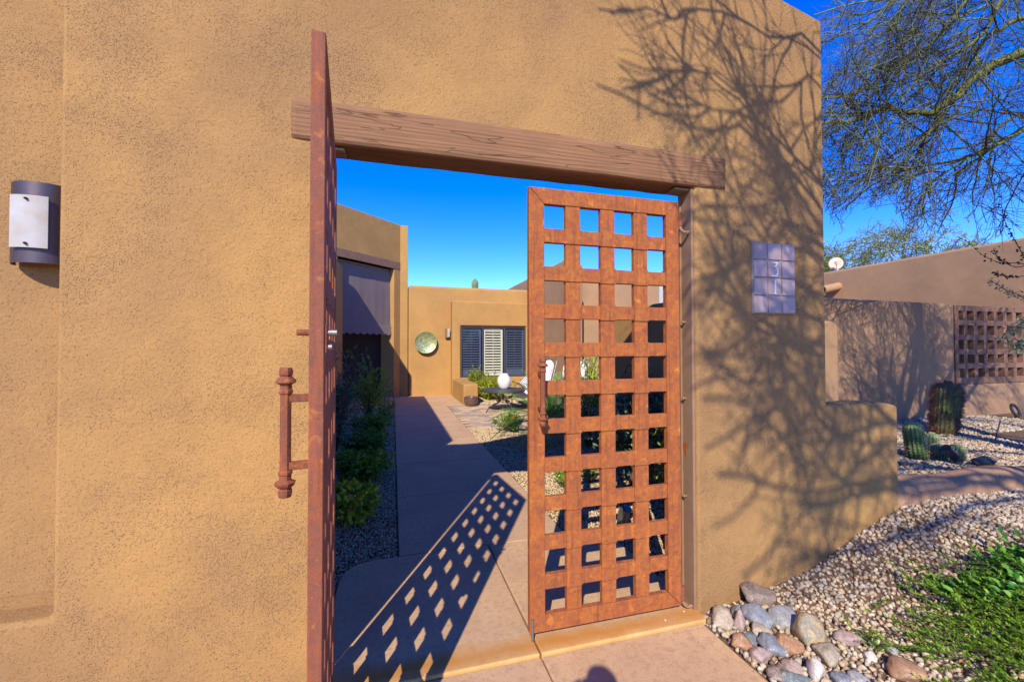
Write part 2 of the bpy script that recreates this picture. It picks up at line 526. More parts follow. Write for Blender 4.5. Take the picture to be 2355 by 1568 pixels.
def m_glass(nm, rf, tc_):
    m, nt, n, l, b = _mat(nm)
    b.inputs['Base Color'].default_value = (.02, .025, .03, 1)
    b.inputs['Roughness'].default_value = .06
    b.inputs['Specular IOR Level'].default_value = .7
    tr = nt.nodes.new('ShaderNodeBsdfTransparent'); tr.inputs[0].default_value = tc_
    mx = nt.nodes.new('ShaderNodeMixShader'); mx.inputs[0].default_value = 1 - rf
    l.new(b.outputs[0], mx.inputs[1]); l.new(tr.outputs[0], mx.inputs[2]); l.new(mx.outputs[0], n['Material Output'].inputs[0])
    return m
M['glass'] = m_glass('window_glass', .06, (.95, .96, .97, 1))
M['screen_glass'] = m_glass('screened_glass', .12, (.70, .74, .84, 1))


def m_brass():
    m, nt, n, l, b = _mat('hammered_brass')
    c = coord(nt)
    vo = N(nt, 'ShaderNodeTexVoronoi', Scale=28.0); l.new(c, vo.inputs['Vector'])
    f = noise_t(nt, c, 22, 5, .7)
    l.new(ramp(nt, f, [(.35, (.16, .24, .16)), (.5, (.40, .40, .12)), (.62, (.55, .60, .45))]), b.inputs['Base Color'])
    b.inputs['Metallic'].default_value = .55; b.inputs['Roughness'].default_value = .38
    l.new(bump(nt, vo.outputs['Distance'], .5, .01), b.inputs['Normal'])
    return m
M['brass'] = m_brass()


# ------------------------------------------------------------------ scatter generators
def ico(sub):
    bm = bmesh.new(); bmesh.ops.create_icosphere(bm, subdivisions=sub, radius=1)
    v = np.array([x.co[:] for x in bm.verts]); f = np.array([[q.index for q in p.verts] for p in bm.faces])
    bm.free(); return v, f


def rand_rot(n):
    q = RNG.normal(size=(n, 4)); q /= np.linalg.norm(q, axis=1)[:, None]
    w, x, y, z = q.T
    return np.stack([1 - 2 * (y*y + z*z), 2 * (x*y - z*w), 2 * (x*z + y*w), 2 * (x*y + z*w), 1 - 2 * (x*x + z*z), 2 * (y*z - x*w),
                     2 * (x*z - y*w), 2 * (y*z + x*w), 1 - 2 * (x*x + y*y)], 1).reshape(n, 3, 3)


def stones(name, pts, rad, mat, **tg):
    """crushed stones: many small irregular lumps in one mesh"""
    v0, f0 = ico(1)
    n = len(pts)
    var = np.stack([v0 * (1 + RNG.uniform(-.26, .26, (12, 1))) for _ in range(14)])
    V = var[RNG.integers(0, 14, n)]
    V = V * RNG.uniform([.8, .65, .55], [1.25, 1.05, .85], (n, 3))[:, None, :]
    V = np.einsum('nij,nkj->nki', rand_rot(n), V)
    V = V * np.asarray(rad).reshape(-1, 1, 1) + np.asarray(pts)[:, None, :]
    Fc = (f0[None] + (np.arange(n) * 12)[:, None, None]).reshape(-1, 3)
    t = np.repeat(RNG.uniform(0, 1, n), 12)
    return tag(raw(name, V.reshape(-1, 3), Fc, mat, tint=t), **tg)


def jgrid(x0, x1, y0, y1, s, jit=.5):
    xs = np.arange(x0, x1, s); ys = np.arange(y0, y1, s)
    g = np.stack(np.meshgrid(xs, ys), -1).reshape(-1, 2)
    return g + RNG.uniform(-jit, jit, g.shape) * s


def leaves(pos, dirn, up, length, width, fold=.25):
    """folded oval leaves. pos: base (n,3), dirn: unit (n,3)"""
    n = len(pos)
    length = np.broadcast_to(length, (n,))[:, None]; width = np.broadcast_to(width, (n,))[:, None]
    side = np.cross(dirn, up); side /= np.linalg.norm(side, axis=1)[:, None] + 1e-9
    nr = np.cross(side, dirn)
    tip = pos + dirn * length
    m1 = pos + dirn * length * .30; m2 = pos + dirn * length * .68
    k = fold * width
    V = np.stack([pos, m1 + side * width * .46 + nr * k, m2 + side * width * .40 + nr * k * .8, tip - nr * k * .6,
                  m2 - side * width * .40 + nr * k * .8, m1 - side * width * .46 + nr * k], 1)
    base = (np.arange(n) * 6)[:, None]
    Fc = np.concatenate([base + np.array([[0, 1, 2, 3]]), base + np.array([[0, 3, 4, 5]])], 0)
    return V.reshape(-1, 3), Fc


def strands(P, r0, r1, sides=3):
    """P (N,K,3) polylines -> thin tubes, vectorised"""
    Nn, K, _ = P.shape
    T = np.gradient(P, axis=1); T /= np.linalg.norm(T, axis=2)[..., None] + 1e-9
    ref = np.where(np.abs(T[..., 2:3]) < .9, V3(0, 0, 1), V3(1, 0, 0))
    A = np.cross(T, ref); A /= np.linalg.norm(A, axis=2)[..., None] + 1e-9
    B = np.cross(T, A)
    rr = np.asarray(r0).reshape(-1, 1) * (1 - np.linspace(0, 1, K)) + np.asarray(r1).reshape(-1, 1) * np.linspace(0, 1, K)
    rr = np.broadcast_to(rr, (Nn, K))
    th = 2 * math.pi * np.arange(sides) / sides
    V = P[:, :, None, :] + rr[..., None, None] * (A[:, :, None, :] * np.cos(th)[:, None] + B[:, :, None, :] * np.sin(th)[:, None])
    idx = np.arange(Nn * K * sides).reshape(Nn, K, sides)
    a = idx[:, :-1, :]; b = np.roll(a, -1, 2); c = np.roll(idx[:, 1:, :], -1, 2); d = idx[:, 1:, :]
    return V.reshape(-1, 3), np.stack([a, b, c, d], -1).reshape(-1, 4)


def unit(v): return v / (np.linalg.norm(v, axis=-1, keepdims=True) + 1e-9)


def grow(p0, d0, length, K, wander, droop, curl=0):
    n = len(p0)
    P = np.zeros((n, K, 3)); P[:, 0] = p0
    d = unit(d0); step = (np.broadcast_to(length, (n,)) / (K - 1))[:, None]
    c = RNG.normal(size=(n, 3)) * curl
    for i in range(1, K):
        d = unit(d + RNG.normal(size=(n, 3)) * wander + c + V3(0, 0, droop))
        P[:, i] = P[:, i - 1] + d * step
    return P


def resample(pl, n):
    pl = np.asarray(pl, float)
    s = np.concatenate([[0], np.cumsum(np.linalg.norm(np.diff(pl, axis=0), axis=1))])
    t = np.linspace(0, s[-1], n)
    return np.stack([np.interp(t, s, pl[:, i]) for i in range(3)], 1)


def smooth_pl(pl, n=None):
    """Catmull-Rom through the points"""
    p = np.asarray(pl, float); p = np.concatenate([[2 * p[0] - p[1]], p, [2 * p[-1] - p[-2]]])
    out = []
    for i in range(1, len(p) - 2):
        for t in np.linspace(0, 1, 6, endpoint=False):
            out.append(.5 * (2 * p[i] + (p[i+1] - p[i-1]) * t + (2*p[i-1] - 5*p[i] + 4*p[i+1] - p[i+2]) * t*t + (-p[i-1] + 3*p[i] - 3*p[i+1] + p[i+2]) * t**3))
    out.append(p[-2])
    out = np.array(out)
    return resample(out, n) if n else out


# ------------------------------------------------------------------ the setting: ground, paving
def plane(name, x0, x1, y0, y1, z, mat, kind='structure'):
    return tag(MB().add([(x0, y0, z), (x1, y0, z), (x1, y1, z), (x0, y1, z)], [(0, 1, 2, 3)]).build(name, mat, loc=((x0 + x1) / 2, (y0 + y1) / 2, z), normals=False), kind=kind)


plane('ground', -600, 600, -600, 600, -.06, M['ground'])
YW = 2.033           # front face of the gate wall


def round_poly(pts, r_, seg=5):
    out = []
    n = len(pts)
    for i in range(n):
        p = np.array(pts[i], float); rr = r_[i] if hasattr(r_, '__len__') else r_
        if rr == 0: out.append(tuple(p)); continue
        a = np.array(pts[i - 1], float); b = np.array(pts[(i + 1) % n], float)
        ua = (a - p) / np.linalg.norm(a - p); ub = (b - p) / np.linalg.norm(b - p)
        p1, p2 = p + ua * rr, p + ub * rr
        for t in np.linspace(0, 1, seg):
            out.append(tuple((1 - t)**2 * p1 + 2 * t * (1 - t) * p + t * t * p2))
    return out


def root(name, loc, kind='structure'):
    o = bpy.data.objects.new(name, None); o.location = loc; COL.objects.link(o); o.empty_display_size = .1
    return tag(o, kind=kind)


g = .004
walk = root('path', (0.7, 1.2, 0))
def slab(pts, zt, mat=M['concrete'], bev=.006):
    return MB().prism(pts, 'z', -.10, zt).build('slab', mat, walk, bevel=bev, seg=2)
slab([(-2.2, -.6), (.690, -.6), (.690, 1.957), (-2.2, 1.957)], -.014)
slab([(.697, -.6), (1.615, -.6), (1.615, 1.957), (.697, 1.957)], -.014)
slab([(-2.2, -3.4), (1.615, -3.4), (1.615, -.606), (-2.2, -.606)], -.014)
slab(round_poly([(-.329, 1.962), (.690, 1.962), (.690, 3.143), (-.329, 3.143)], [0, 0, 0, .26]), 0, M['threshold'], .009)
slab(round_poly([(.697, 1.962), (1.660, 1.962), (1.660, 3.143), (.697, 3.143)], [0, 0, .16, 0]), 0, M['threshold'], .009)
ys = [3.149, 4.384, 5.627, 6.91, 8.2, 9.65, 11.08]
for a, b in zip(ys, ys[1:]): slab([(.045, a), (1.325, a), (1.325, b - .006), (.045, b - .006)], 0)
slab([(.045, 11.08), (1.775, 11.08), (1.775, 13.60), (.045, 13.60)], 0)
slab([(-2.4, 11.0), (.039, 11.0), (.039, 13.60), (-2.4, 13.60)], 0)

# paver patio
patio = root('patio', (2.6, 9.5, 0))
MB().box((1.33, 7.80, -.08), (4.3, 11.10, -.016)).build('bedding_sand', M['soil'], patio)
pv = MB().box((-.109, -.072, -.05), (.109, .072, 0)).mesh('paver', M['paver'])
row = 0; y = 7.875
while y < 11.0:
    x = 1.445 + (.11 if row % 2 else 0)
    while x < 4.2:
        o = link('paver', pv, patio, (x + random.uniform(-.002, .002), y + random.uniform(-.002, .002), random.uniform(-.003, .002)))
        o.rotation_euler = (random.uniform(-.006, .006), random.uniform(-.006, .006), random.uniform(-.01, .01))
        m_ = o.modifiers.new('bevel', 'BEVEL'); m_.width = .006; m_.segments = 1
        x += .2245
    y += .1505; row += 1

# courtyard beds
plane('planting_bed', -1.29, .040, 2.2, 11.0, -.026, M['soil'])
plane('planting_bed', 1.33, 9.0, 2.2, 7.79, -.026, M['soil'])
plane('planting_bed', 1.33, 9.0, 11.11, 13.6, -.026, M['soil'])


def edge_keep(p):      # stones stay off the paving
    x, y = p[:, 0], p[:, 1]
    on = (x > -.34) & (x < 1.67) & (y < 3.15)
    # rounded corners of the threshold
    cl = (x < -.07) & (y > 2.885) & (np.hypot(x + .07, y - 2.885) > .262)
    cr = (x > 1.50) & (y > 2.985) & (np.hypot(x - 1.50, y - 2.985) > .162)
    on &= ~(cl | cr)
    on |= (x > .03) & (x < 1.34)
    on |= (x > 1.33) & (y > 7.79) & (y < 11.10) & (x < 4.3)
    return ~on

P_ = []; R_ = []
for (x0, x1, y0, y1, s_) in ((-1.25, .05, 2.2, 5.2, .0165), (-1.25, .05, 5.2, 11.0, .023), (1.32, 3.0, 2.2, 5.2, .0175),
                             (1.32, 4.6, 5.2, 7.80, .021), (1.9, 6.0, 11.08, 13.0, .032)):
    q = jgrid(x0, x1, y0, y1, s_); q = q[edge_keep(q)]
    P_.append(np.c_[q, -.022 + RNG.uniform(0, .014, len(q))]); R_.append(RNG.uniform(.42, .66, len(q)) * s_ * 1.08)
stones('gravel', np.concatenate(P_), np.concatenate(R_), M['gravel_in'], kind='stuff')
q = np.c_[RNG.uniform(-.3, 1.6, 90), RNG.uniform(1.2, 3.1, 90)]; q[:45, 0] = np.where(RNG.uniform(0, 1, 45) < .5, RNG.uniform(.05, .25, 45), RNG.uniform(1.45, 1.6, 45)); q[:20, 1] = RNG.uniform(3.1, 6, 20); q[:20, 0] = RNG.uniform(.05, .16, 20)
stones('stray_grit', np.c_[q, np.where(q[:, 1] < 1.95, -.011, .003)], RNG.uniform(.0025, .007, 90), M['gravel'], kind='stuff')

# raised desert bed outside, to the right of the gate wall
BX = [1.60, 1.93, 2.42, 2.70, 2.96, 3.215, 3.6, 9, 40]
BZ = [-.02, .03, .12, .235, .33, .415, .455, .46, .46]
def bed_z(x, y):
    z = np.interp(x, BX, BZ)
    z = z - np.clip(YW - y, 0, 3) * .10 * np.clip((x - 1.6) / 1.4, 0, 1)
    z = z + np.clip(y - 2.15, 0, 1.4) * .0 + .012 * np.sin(x * 3.1 + 1) * np.sin(y * 2.7) * np.clip((x - 1.8), 0, 1)
    return z
gx = np.concatenate([np.arange(1.622, 6, .08), np.arange(6, 14, .4)]); gy = np.concatenate([np.arange(-2.5, .5, .25), np.arange(.5, 4.6, .08), [5, 6, 8, 11]])
XX, YY = np.meshgrid(gx, gy); ZZ = bed_z(XX, YY) - .012
nx, ny = len(gx), len(gy)
idx = np.arange(nx * ny).reshape(ny, nx)
fq = np.stack([idx[:-1, :-1], idx[:-1, 1:], idx[1:, 1:], idx[1:, :-1]], -1).reshape(-1, 4)
# keep the terrain outside the gate wall
vv = np.stack([XX, YY, ZZ], -1).reshape(-1, 3)
cen = vv[fq].mean(1)
keep = ~((cen[:, 1] > YW + .06) & (cen[:, 0] < 3.10))
tag(raw('desert_bed', vv, fq[keep], M['soil'], smooth=True, origin=(3, 1, .3)), kind='structure')
P_ = []; R_ = []
for (x0, x1, y0, y1, s_) in ((1.63, 4.6, .55, 2.04, .0215), (3.0, 6.6, 2.12, 3.4, .025), (4.0, 8.6, 3.4, 4.3, .032), (4.6, 8.5, 1.2, 2.12, .030),
                             (1.63, 4.0, -1.2, .55, .04)):
    q = jgrid(x0, x1, y0, y1, s_)
    q = q[~((q[:, 0] < 3.22) & (q[:, 1] > YW - .005)) & ~((q[:, 1] < 1.95) & (q[:, 0] < 1.625 + RNG.uniform(0, .02, len(q))))]
    P_.append(np.c_[q, bed_z(q[:, 0], q[:, 1]) - .010 + RNG.uniform(-.004, .008, len(q))])
    R_.append(RNG.uniform(.50, .90, len(q)) * s_ * .88)
stones('gravel', np.concatenate(P_), np.concatenate(R_), M['gravel'], kind='stuff')

# ------------------------------------------------------------------ the gate wall
XL, XR = -.331, 1.650            # opening
ZT = 2.393                       # underside of the beam
YB = YW + .165
def top_line(x): return float(np.interp(x, [-4, -1.22, -.3, .6, 2.20, 2.617], [3.35, 3.44, 3.98, 4.02, 3.640, 3.547]))


def wall_sheet(outline, y0, y1, step=.05, seed=0, wob=.004):
    """solid wall from an outline in X/Z: front and back faces and rims, with soft hand-trowelled arrises"""
    me = MB().prism(outline, 'y', y0, y1)
    return me


wall = thing('gate_wall', (0.6, YW, 0), 'tall tan stucco wall with square gateway, tree shadows across its right side', 'wall')
out = [(-2.3, -.1), (XL, -.1), (XL, ZT), (XR, ZT), (XR, -.1), (3.232, -.1), (3.232, 1.085), (3.15, 1.105), (2.95, 1.118), (2.617, 1.108), (2.617, top_line(2.617)),
       (2.20, top_line(2.2)), (.6, top_line(.6)), (-.3, top_line(-.3)), (-1.243, top_line(-1.22)), (-1.243, .452), (-2.3, .452)]
MB().prism(out, 'y', YW, YB).build('wall', M['stucco'], wall, bevel=.022, seg=4)
# left pier continues; recessed bay with a sloping sill holds the lamp
MB().prism([(YW + .20, .40), (YB + .25, .40), (YB + .25, 3.4), (YW + .20, 3.4)], 'x', -3.6, -1.16).build('recessed_panel', M['stucco'], wall)
MB().prism([(YW + .10, .30), (YW + .30, .30), (YW + .30, .470), (YW + .19, .466), (YW + .10, .449)], 'x', -2.3, -1.20).build('sill', M['stucco'], wall)
MB().prism([(YW + .165, .30), (YW + .30, .30), (YW + .30, 3.3), (YW + .165, 3.3)], 'x', -1.258, -1.0).build('reveal', M['stucco'], wall)
MB().box((-3.6, YW, -.1), (-2.305, YB, 3.4)).build('pier', M['stucco'], wall, bevel=.022, seg=4)
# thick part of the wall on the courtyard side, left of the gateway
MB().box((-1.158, YB + .002, -.1), (-.45, YB + .25, 3.38)).build('buttress', M['stucco_plain'], wall)
# timber beam, rough edges
bmz = bmesh.new()
nxs, nys, nzs = 120, 6, 10
def beam(x0, x1, y0, y1, z0, z1):
    bm = bmesh.new()
    bmesh.ops.create_cube(bm, size=1)
    for v in bm.verts:
        v.co.x = x0 if v.co.x < 0 else x1; v.co.y = y0 if v.co.y < 0 else y1; v.co.z = z0 if v.co.z < 0 else z1
    for ax, cnt in ((0, 110), (2, 9), (1, 6)):
        ed = [e for e in bm.edges if abs((e.verts[0].co - e.verts[1].co)[ax]) > 1e-4 and abs((e.verts[0].co - e.verts[1].co)[(ax + 1) % 3]) < 1e-4 and abs((e.verts[0].co - e.verts[1].co)[(ax + 2) % 3]) < 1e-4]
        bmesh.ops.subdivide_edges(bm, edges=ed, cuts=cnt, use_grid_fill=True)
    zc, yc = (z0 + z1) / 2, (y0 + y1) / 2
    for v in bm.verts:
        c = v.co
        ez = min(z1 - c.z, c.z - z0); ey = min(c.y - y0, y1 - c.y); ex = min(c.x - x0, x1 - c.x)
        nz = noise.fractal(Vector((c.x * 5, c.y * 14, c.z * 22)), 1, 2, 4)
        nn = noise.noise(Vector((c.x * 2.2, 3 + c.y * 3, c.z * 5)))
        if ez < .02 and ey < .02:      # worn arris
            k = .0015 + .003 * max(0, noise.noise(Vector((c.x * 7, 1, c.z * 3))) + .25)
            c.z += (-k if c.z > zc else k) * .8
            c.y += (-k if c.y > yc else k)
        c.z += .0010 * nz + .0012 * nn * (1 if ez < .02 else .2)
        c.y += .0012 * nz * (1 if ey < .02 else 0)
        if ex < .03: c.z += (-.003 if c.z > zc else .003) * max(0, 1 - ex / .03); 
    me = bpy.data.meshes.new('beam'); bm.to_mesh(me); bm.free()
    me.materials.append(M['wood']); me.polygons.foreach_set('use_smooth', [True] * len(me.polygons))
    o0 = wloc(wall)
    me.transform(Matrix.Translation(-Vector(o0)))
    return link('beam', me, wall, o0)
bmz.free()
beam(-.43, 1.852, YW - .010, YB + .004, ZT - .004, 2.572)

# steel jambs let into the opening, with head plates
for s_, xj in ((1, XL), (-1, XR)):
    a, b = sorted((xj + .001 * s_, xj + .017 * s_))
    jb = MB().box((a, YW + .012, -.05), (b, YW + .100, ZT - .012))
    c0, c1 = sorted((xj + .001 * s_, xj + .026 * s_))
    jb.box((c0, YW + .0995, -.05), (c1, YW + .112, ZT - .012))
    jb.build('jamb', M['post'], wall, bevel=.002, seg=1)
    a, b = sorted((xj + .018 * s_, xj + .115 * s_))
    MB().box((a, YW + .020, ZT - .024), (b, YW + .108, ZT - .012)).build('head_plate', M['post'], wall, bevel=.002, seg=1)
pts = [(YW + .075 + .020 * (1 + .35 * math.sin(3 * t + 1) + .22 * math.sin(5 * t)) * math.cos(t), .888 + .045 * (1 + .22 * math.sin(2 * t + .6) + .2 * math.sin(5 * t + 2)) * math.sin(t)) for t in np.linspace(0, 2 * math.pi, 22, endpoint=False)]
pts = [(min(max(a, YW + .016), YW + .096), b) for a, b in pts]
MB().prism(pts, 'x', XR - .0185, XR - .0165).build('rust_patch', M['rust'], wall)
for z in (1.62, 1.18, .62):
    MB().lathe([(.002, -.024), (.008, -.022), (.009, -.016), (.005, -.012), (.005, 0)], (XR - .017, YW + .07, z), 8, 'x').build('bolt', M['post'], wall)

# ------------------------------------------------------------------ the two gate leaves
GW, GH, GT = .893, 2.265, .036      # width, height, thickness
ST, BW = .084, .083                 # stile, bar width
hole_w = (GW - 2 * ST - 3 * BW) / 4
RB = .0735
hole_h = (GH - 2 * ST - 10 * RB) / 11
TOPV = [(0, 0, 1), (0, 1, 1), (0, 1, 1), (0, 0, 0), (1, 0, 1), (1, 0, 1), (0, 0, 0), (1, 1, 0), (1, 1, 0), (1, 0, 0)]   # from the top: vertical bar on top?


def gate_leaf(name, loc, rot, label, mat, hatmat, sgn, mirror=False):
    """leaf in local coordinates: x runs from the meeting edge to the hinge, front face looks to -y"""
    t = thing(name, loc, label, 'gate', 'pair of rusted lattice gate leaves')
    t.rotation_euler = (0, 0, rot)
    def part(nm, mb, mt, bev=.002, seg=1, smooth=False):
        o = mb.build(nm, mt, None, loc=(0, 0, 0), bevel=bev, seg=seg, smooth=smooth); o.parent = t; return o
    y0, y1 = -GT / 2, GT / 2
    X = (lambda x: GW - x) if mirror else (lambda x: x)
    def bx(mb, xa, xb, ya, yb, za, zb):
        a, b = sorted((X(xa), X(xb))); mb.box((a, ya, za), (b, yb, zb)); return mb
    e = .0012
    def pr(pl):
        q = [(X(a), b) for a, b in pl]
        return MB().prism(q, 'y', y0, y1)
    part('stile', pr([(0, 0), (ST - e, ST), (ST - e, GH - ST), (0, GH)]), mat)
    part('stile', pr([(GW, 0), (GW, GH), (GW - ST + e, GH - ST), (GW - ST + e, ST)]), mat)
    part('rail', pr([(e, 0), (GW - e, 0), (GW - ST, ST - e), (ST, ST - e)]), mat)
    part('rail', pr([(ST, GH - ST + e), (GW - ST, GH - ST + e), (GW - e, GH), (e, GH)]), mat)
    vx = [ST + (i + 1) * hole_w + i * BW for i in range(3)]
    hz = [GH - ST - (k + 1) * hole_h - (k + 1) * RB for k in range(10)]
    lo, hi = y0 - .003, y1 - .002
    mid = (y0 + y1) / 2
    for i in range(3):
        mb = MB(); z = ST
        for k in reversed(range(10)):
            bx(mb, vx[i], vx[i] + BW, y0 + .003, hi, z, hz[k])
            if TOPV[k][i]: bx(mb, vx[i] - .003, vx[i] + BW + .003, lo, mid, hz[k] - .006, hz[k] + RB + .006)
            else: bx(mb, vx[i], vx[i] + BW, mid + .0005, hi, hz[k], hz[k] + RB)
            z = hz[k] + RB
        bx(mb, vx[i], vx[i] + BW, y0 + .003, hi, z, GH - ST)
        part('vertical_bar', mb, mat)
    for k in range(10):
        mb = MB(); x = ST
        for i in range(3):
            bx(mb, x, vx[i], y0 + .0035, hi - .0005, hz[k], hz[k] + RB)
            if TOPV[k][i]: bx(mb, vx[i] - .0005, vx[i] + BW + .0005, mid + .0005, hi - .0005, hz[k], hz[k] + RB)
            else: bx(mb, vx[i] - .006, vx[i] + BW + .006, lo, mid, hz[k] - .003, hz[k] + RB + .003)
            x = vx[i] + BW
        bx(mb, x, GW - ST, y0 + .0035, hi - .0005, hz[k], hz[k] + RB)
        part('horizontal_bar', mb, mat)
    # pull handle on the meeting stile
    hx, hy = X(ST * .62), y0 - .058
    zc = 1.218
    sq = [(.014, -.168), (.016, -.160), (.016, -.150), (.013, -.146), (.023, -.136), (.025, -.130), (.014, -.124), (.014, -.112), (.0165, -.108), (.0165, -.102), (.013, -.098),
          (.013, .098), (.0165, .102), (.0165, .108), (.014, .112), (.014, .124), (.025, .130), (.023, .136), (.013, .146), (.016, .150), (.016, .160), (.014, .168)]
    s4 = MB()
    vs = []
    for r_, h in sq:
        for a in range(8):
            ang = math.pi / 8 + a * math.pi / 4
            vs.append((hx + r_ * 1.06 * math.cos(ang), hy + r_ * 1.06 * math.sin(ang), zc + h))
    nn = len(sq)
    s4.add(vs, [(i * 8 + k, i * 8 + (k + 1) % 8, (i + 1) * 8 + (k + 1) % 8, (i + 1) * 8 + k) for i in range(nn - 1) for k in range(8)] + [tuple(range(8))[::-1], tuple(range((nn - 1) * 8, nn * 8))])
    h = part('pull_handle', s4, M['rust_dark'], 0)
    for dz in (-.088, .088):
        a = MB().box((hx - .0085, hy + .008, zc + dz - .010), (hx + .0085, y0 + .002, zc + dz + .010)).build('handle_arm', M['rust_dark'], None, loc=(0, 0, 0), bevel=.0015, seg=1)
        a.parent = h
    if mirror:
        for s2, L_, zz, mt in ((1, .030, 1.478, M['grey_metal']), (1, .018, 1.440, M['grey_metal']), (-1, .030, 1.478, M['rust_dark'])):
            b = MB().tube([(X(.02), y1 if s2 > 0 else y0, zz), (X(.02), (y1 + L_) if s2 > 0 else (y0 - L_), zz)], [.0085, .0085], 10)
            part('latch_bolt', b, mt, 0, smooth=False)
        part('latch_plate', MB().box((X(.032), y1 - .001, 1.425), (X(.006), y1 + .005, 1.50)) if X(.032) < X(.006) else MB().box((X(.006), y1 - .001, 1.425), (X(.032), y1 + .005, 1.50)), M['rust_dark'], 0)
    else:
        part('drop_bolt', MB().tube([(X(.012), y0 - .006, -.030), (X(.012), y0 - .006, .075)], [.007, .007], 8), M['grey_metal'], 0)
    for z in (.055, 2.165):        # hinge barrels
        x_ = X(GW + .014)
        part('hinge', MB().tube([(x_, y0 + .010, z - .035), (x_, y0 + .010, z + .045)], [.012, .012], 12).box((min(X(GW - .001), x_), y0 + .004, z - .030), (max(X(GW - .001), x_), y0 + .010, z + .04)), M['rust_pale'], 0)
        xe = x_ + (.052 if not mirror else -.052)
        part('hinge_pin', MB().tube(smooth_pl([(x_, y0 + .010, z - .036), (x_ + (xe - x_) * .12, y0 + .006, z - .056), (x_ + (xe - x_) * .5, y0 + .002, z - .070), (xe, y0, z - .066)], 8), [.0085] * 8, 8), M['post'], 0)
    return t


gate_leaf('lattice_gate', (.667, YW + .024 + GT / 2, .034), 0, 'closed rusty steel lattice gate leaf under the wooden beam, beside the number tiles', M['rust'], None, 1)
# left leaf stands open towards the viewer
gate_leaf('lattice_gate', (-.268, 2.078, .034), math.atan2(-.885, .078), 'open rusty steel lattice gate leaf swung out and seen edge on, left of the gateway', M['rust_pale'], None, 1, True)

# ------------------------------------------------------------------ wall lamp in the recess (left)
lx, ly = -1.387, YW + .199
t = thing('wall_lamp', (lx, ly, 1.80), 'curved rusty metal wall lamp with pale alabaster panel, in the recess at far left', 'wall lamp')
a = np.linspace(-1.25, 1.25, 22); rr = .098
def arc_sheet(rad, a0, a1, z0, z1, th, cx, cy, sq=1.0, n=72):
    an = np.linspace(a0, a1, n)
    po = [(cx + rad * math.sin(x), cy - rad * math.cos(x) * sq) for x in an]
    pi = [(cx + (rad - th) * math.sin(x), cy - (rad - th) * math.cos(x) * sq) for x in an][::-1]
    return MB().prism(po + pi, 'z', z0, z1)
arc_sheet(.108, -1.5, 1.5, 1.812, 2.135, .003, lx, ly - .003, .98).build('lamp_shade', M['lamp_metal'], t)
MB().box((lx - .06, ly - .012, 1.86), (lx + .06, ly, 2.09)).build('back_plate', M['lamp_metal'], t)
arc_sheet(.150, -.42, .42, 1.868, 2.076, .005, lx, ly + .028, 1.0, 40).build('alabaster_panel', M['alabaster'], t, bevel=.001, seg=1)
for z in (1.884, 2.060):
    MB().lathe([(.0045, 0), (.0055, -.004), (.004, -.010), (.001, -.012)], (lx, ly + .028 - .150, z), 10, 'y').build('screw', M['dark_metal'], t)

# ------------------------------------------------------------------ house-number tiles
tx0, tx1, tz0, tz1 = 2.040, 2.355, 1.674, 2.098
t = thing('number_tiles', (tx0, YW, tz0), 'panel of twelve mauve glazed tiles showing the number 31 on the gate wall', 'house number')
MB().box((tx0 - .001, YW - .009, tz0), (tx1, YW - .001, tz1)).build('grout_backing', M['grout'], t)
tw, thh = (tx1 - tx0) / 3, (tz1 - tz0) / 4
tm = MB().box((-tw / 2 + .0042, -.008, -thh / 2 + .0042), (tw / 2 - .0042, 0, thh / 2 - .0042)).mesh('tile', M['tile'])
for i in range(3):
    for k in range(4):
        o = link('tile', tm, t, (tx0 + (i + .5) * tw, YW - .0085, tz0 + (k + .5) * thh))
        o.rotation_euler = (random.uniform(-.02, .02), random.uniform(-.012, .012), random.uniform(-.02, .02))
        b = o.modifiers.new('bevel', 'BEVEL'); b.width = .004; b.segments = 2


def stroke(pts, w0):
    """flat calligraphic stroke as polygons: pts = (x, z, width)"""
    mb = MB(); y0, y1 = YW - .0215, YW - .0165
    L, Rr = [], []
    p = np.array(pts, float)
    tt = np.gradient(p[:, :2], axis=0); tt /= np.linalg.norm(tt, axis=1)[:, None]
    nrm = np.c_[-tt[:, 1], tt[:, 0]]
    a = p[:, :2] + nrm * p[:, 2:3] / 2; b = p[:, :2] - nrm * p[:, 2:3] / 2
    for i in range(len(p) - 1):
        mb.prism([tuple(a[i]), tuple(b[i]), tuple(b[i + 1]), tuple(a[i + 1])], 'y', y0, y1)
    return mb
cx3, cz3 = tx0 + 1.5 * tw, tz0 + 2.5 * thh
arc = [(cx3 - .002 + .021 * math.cos(x), cz3 - .014 + .026 * math.sin(x), .0068 - .0028 * abs(math.sin(x))) for x in np.linspace(1.75, -1.9, 16)]
st3 = [(cx3 - .019, cz3 + .036, .0048), (cx3 - .014, cz3 + .0375, .0048), (cx3 + .004, cz3 + .0372, .0055), (cx3 + .019, cz3 + .0385, .0048), (cx3 + .012, cz3 + .028, .0038), (cx3 - .003, cz3 + .0115, .0036)] + arc + [(cx3 - .018, cz3 - .043, .0040), (cx3 - .023, cz3 - .040, .0048)]
stroke(st3, .005).build('numeral', M['numeral'], t)
c1z = tz0 + 1.5 * thh
o = stroke([(cx3, c1z + .041, .0052), (cx3, c1z + .02, .0060), (cx3, c1z - .02, .0060), (cx3, c1z - .037, .0066)], .006)
o.prism([(cx3 - .012, c1z - .041), (cx3 + .012, c1z - .041), (cx3 + .010, c1z - .037), (cx3 - .010, c1z - .037)], 'y', YW - .0215, YW - .0165)
o.prism([(cx3 - .010, c1z + .028), (cx3 - .003, c1z + .031), (cx3 - .0025, c1z + .041), (cx3 - .0035, c1z + .0385)], 'y', YW - .0214, YW - .0166)
o.build('numeral', M['numeral'], t)

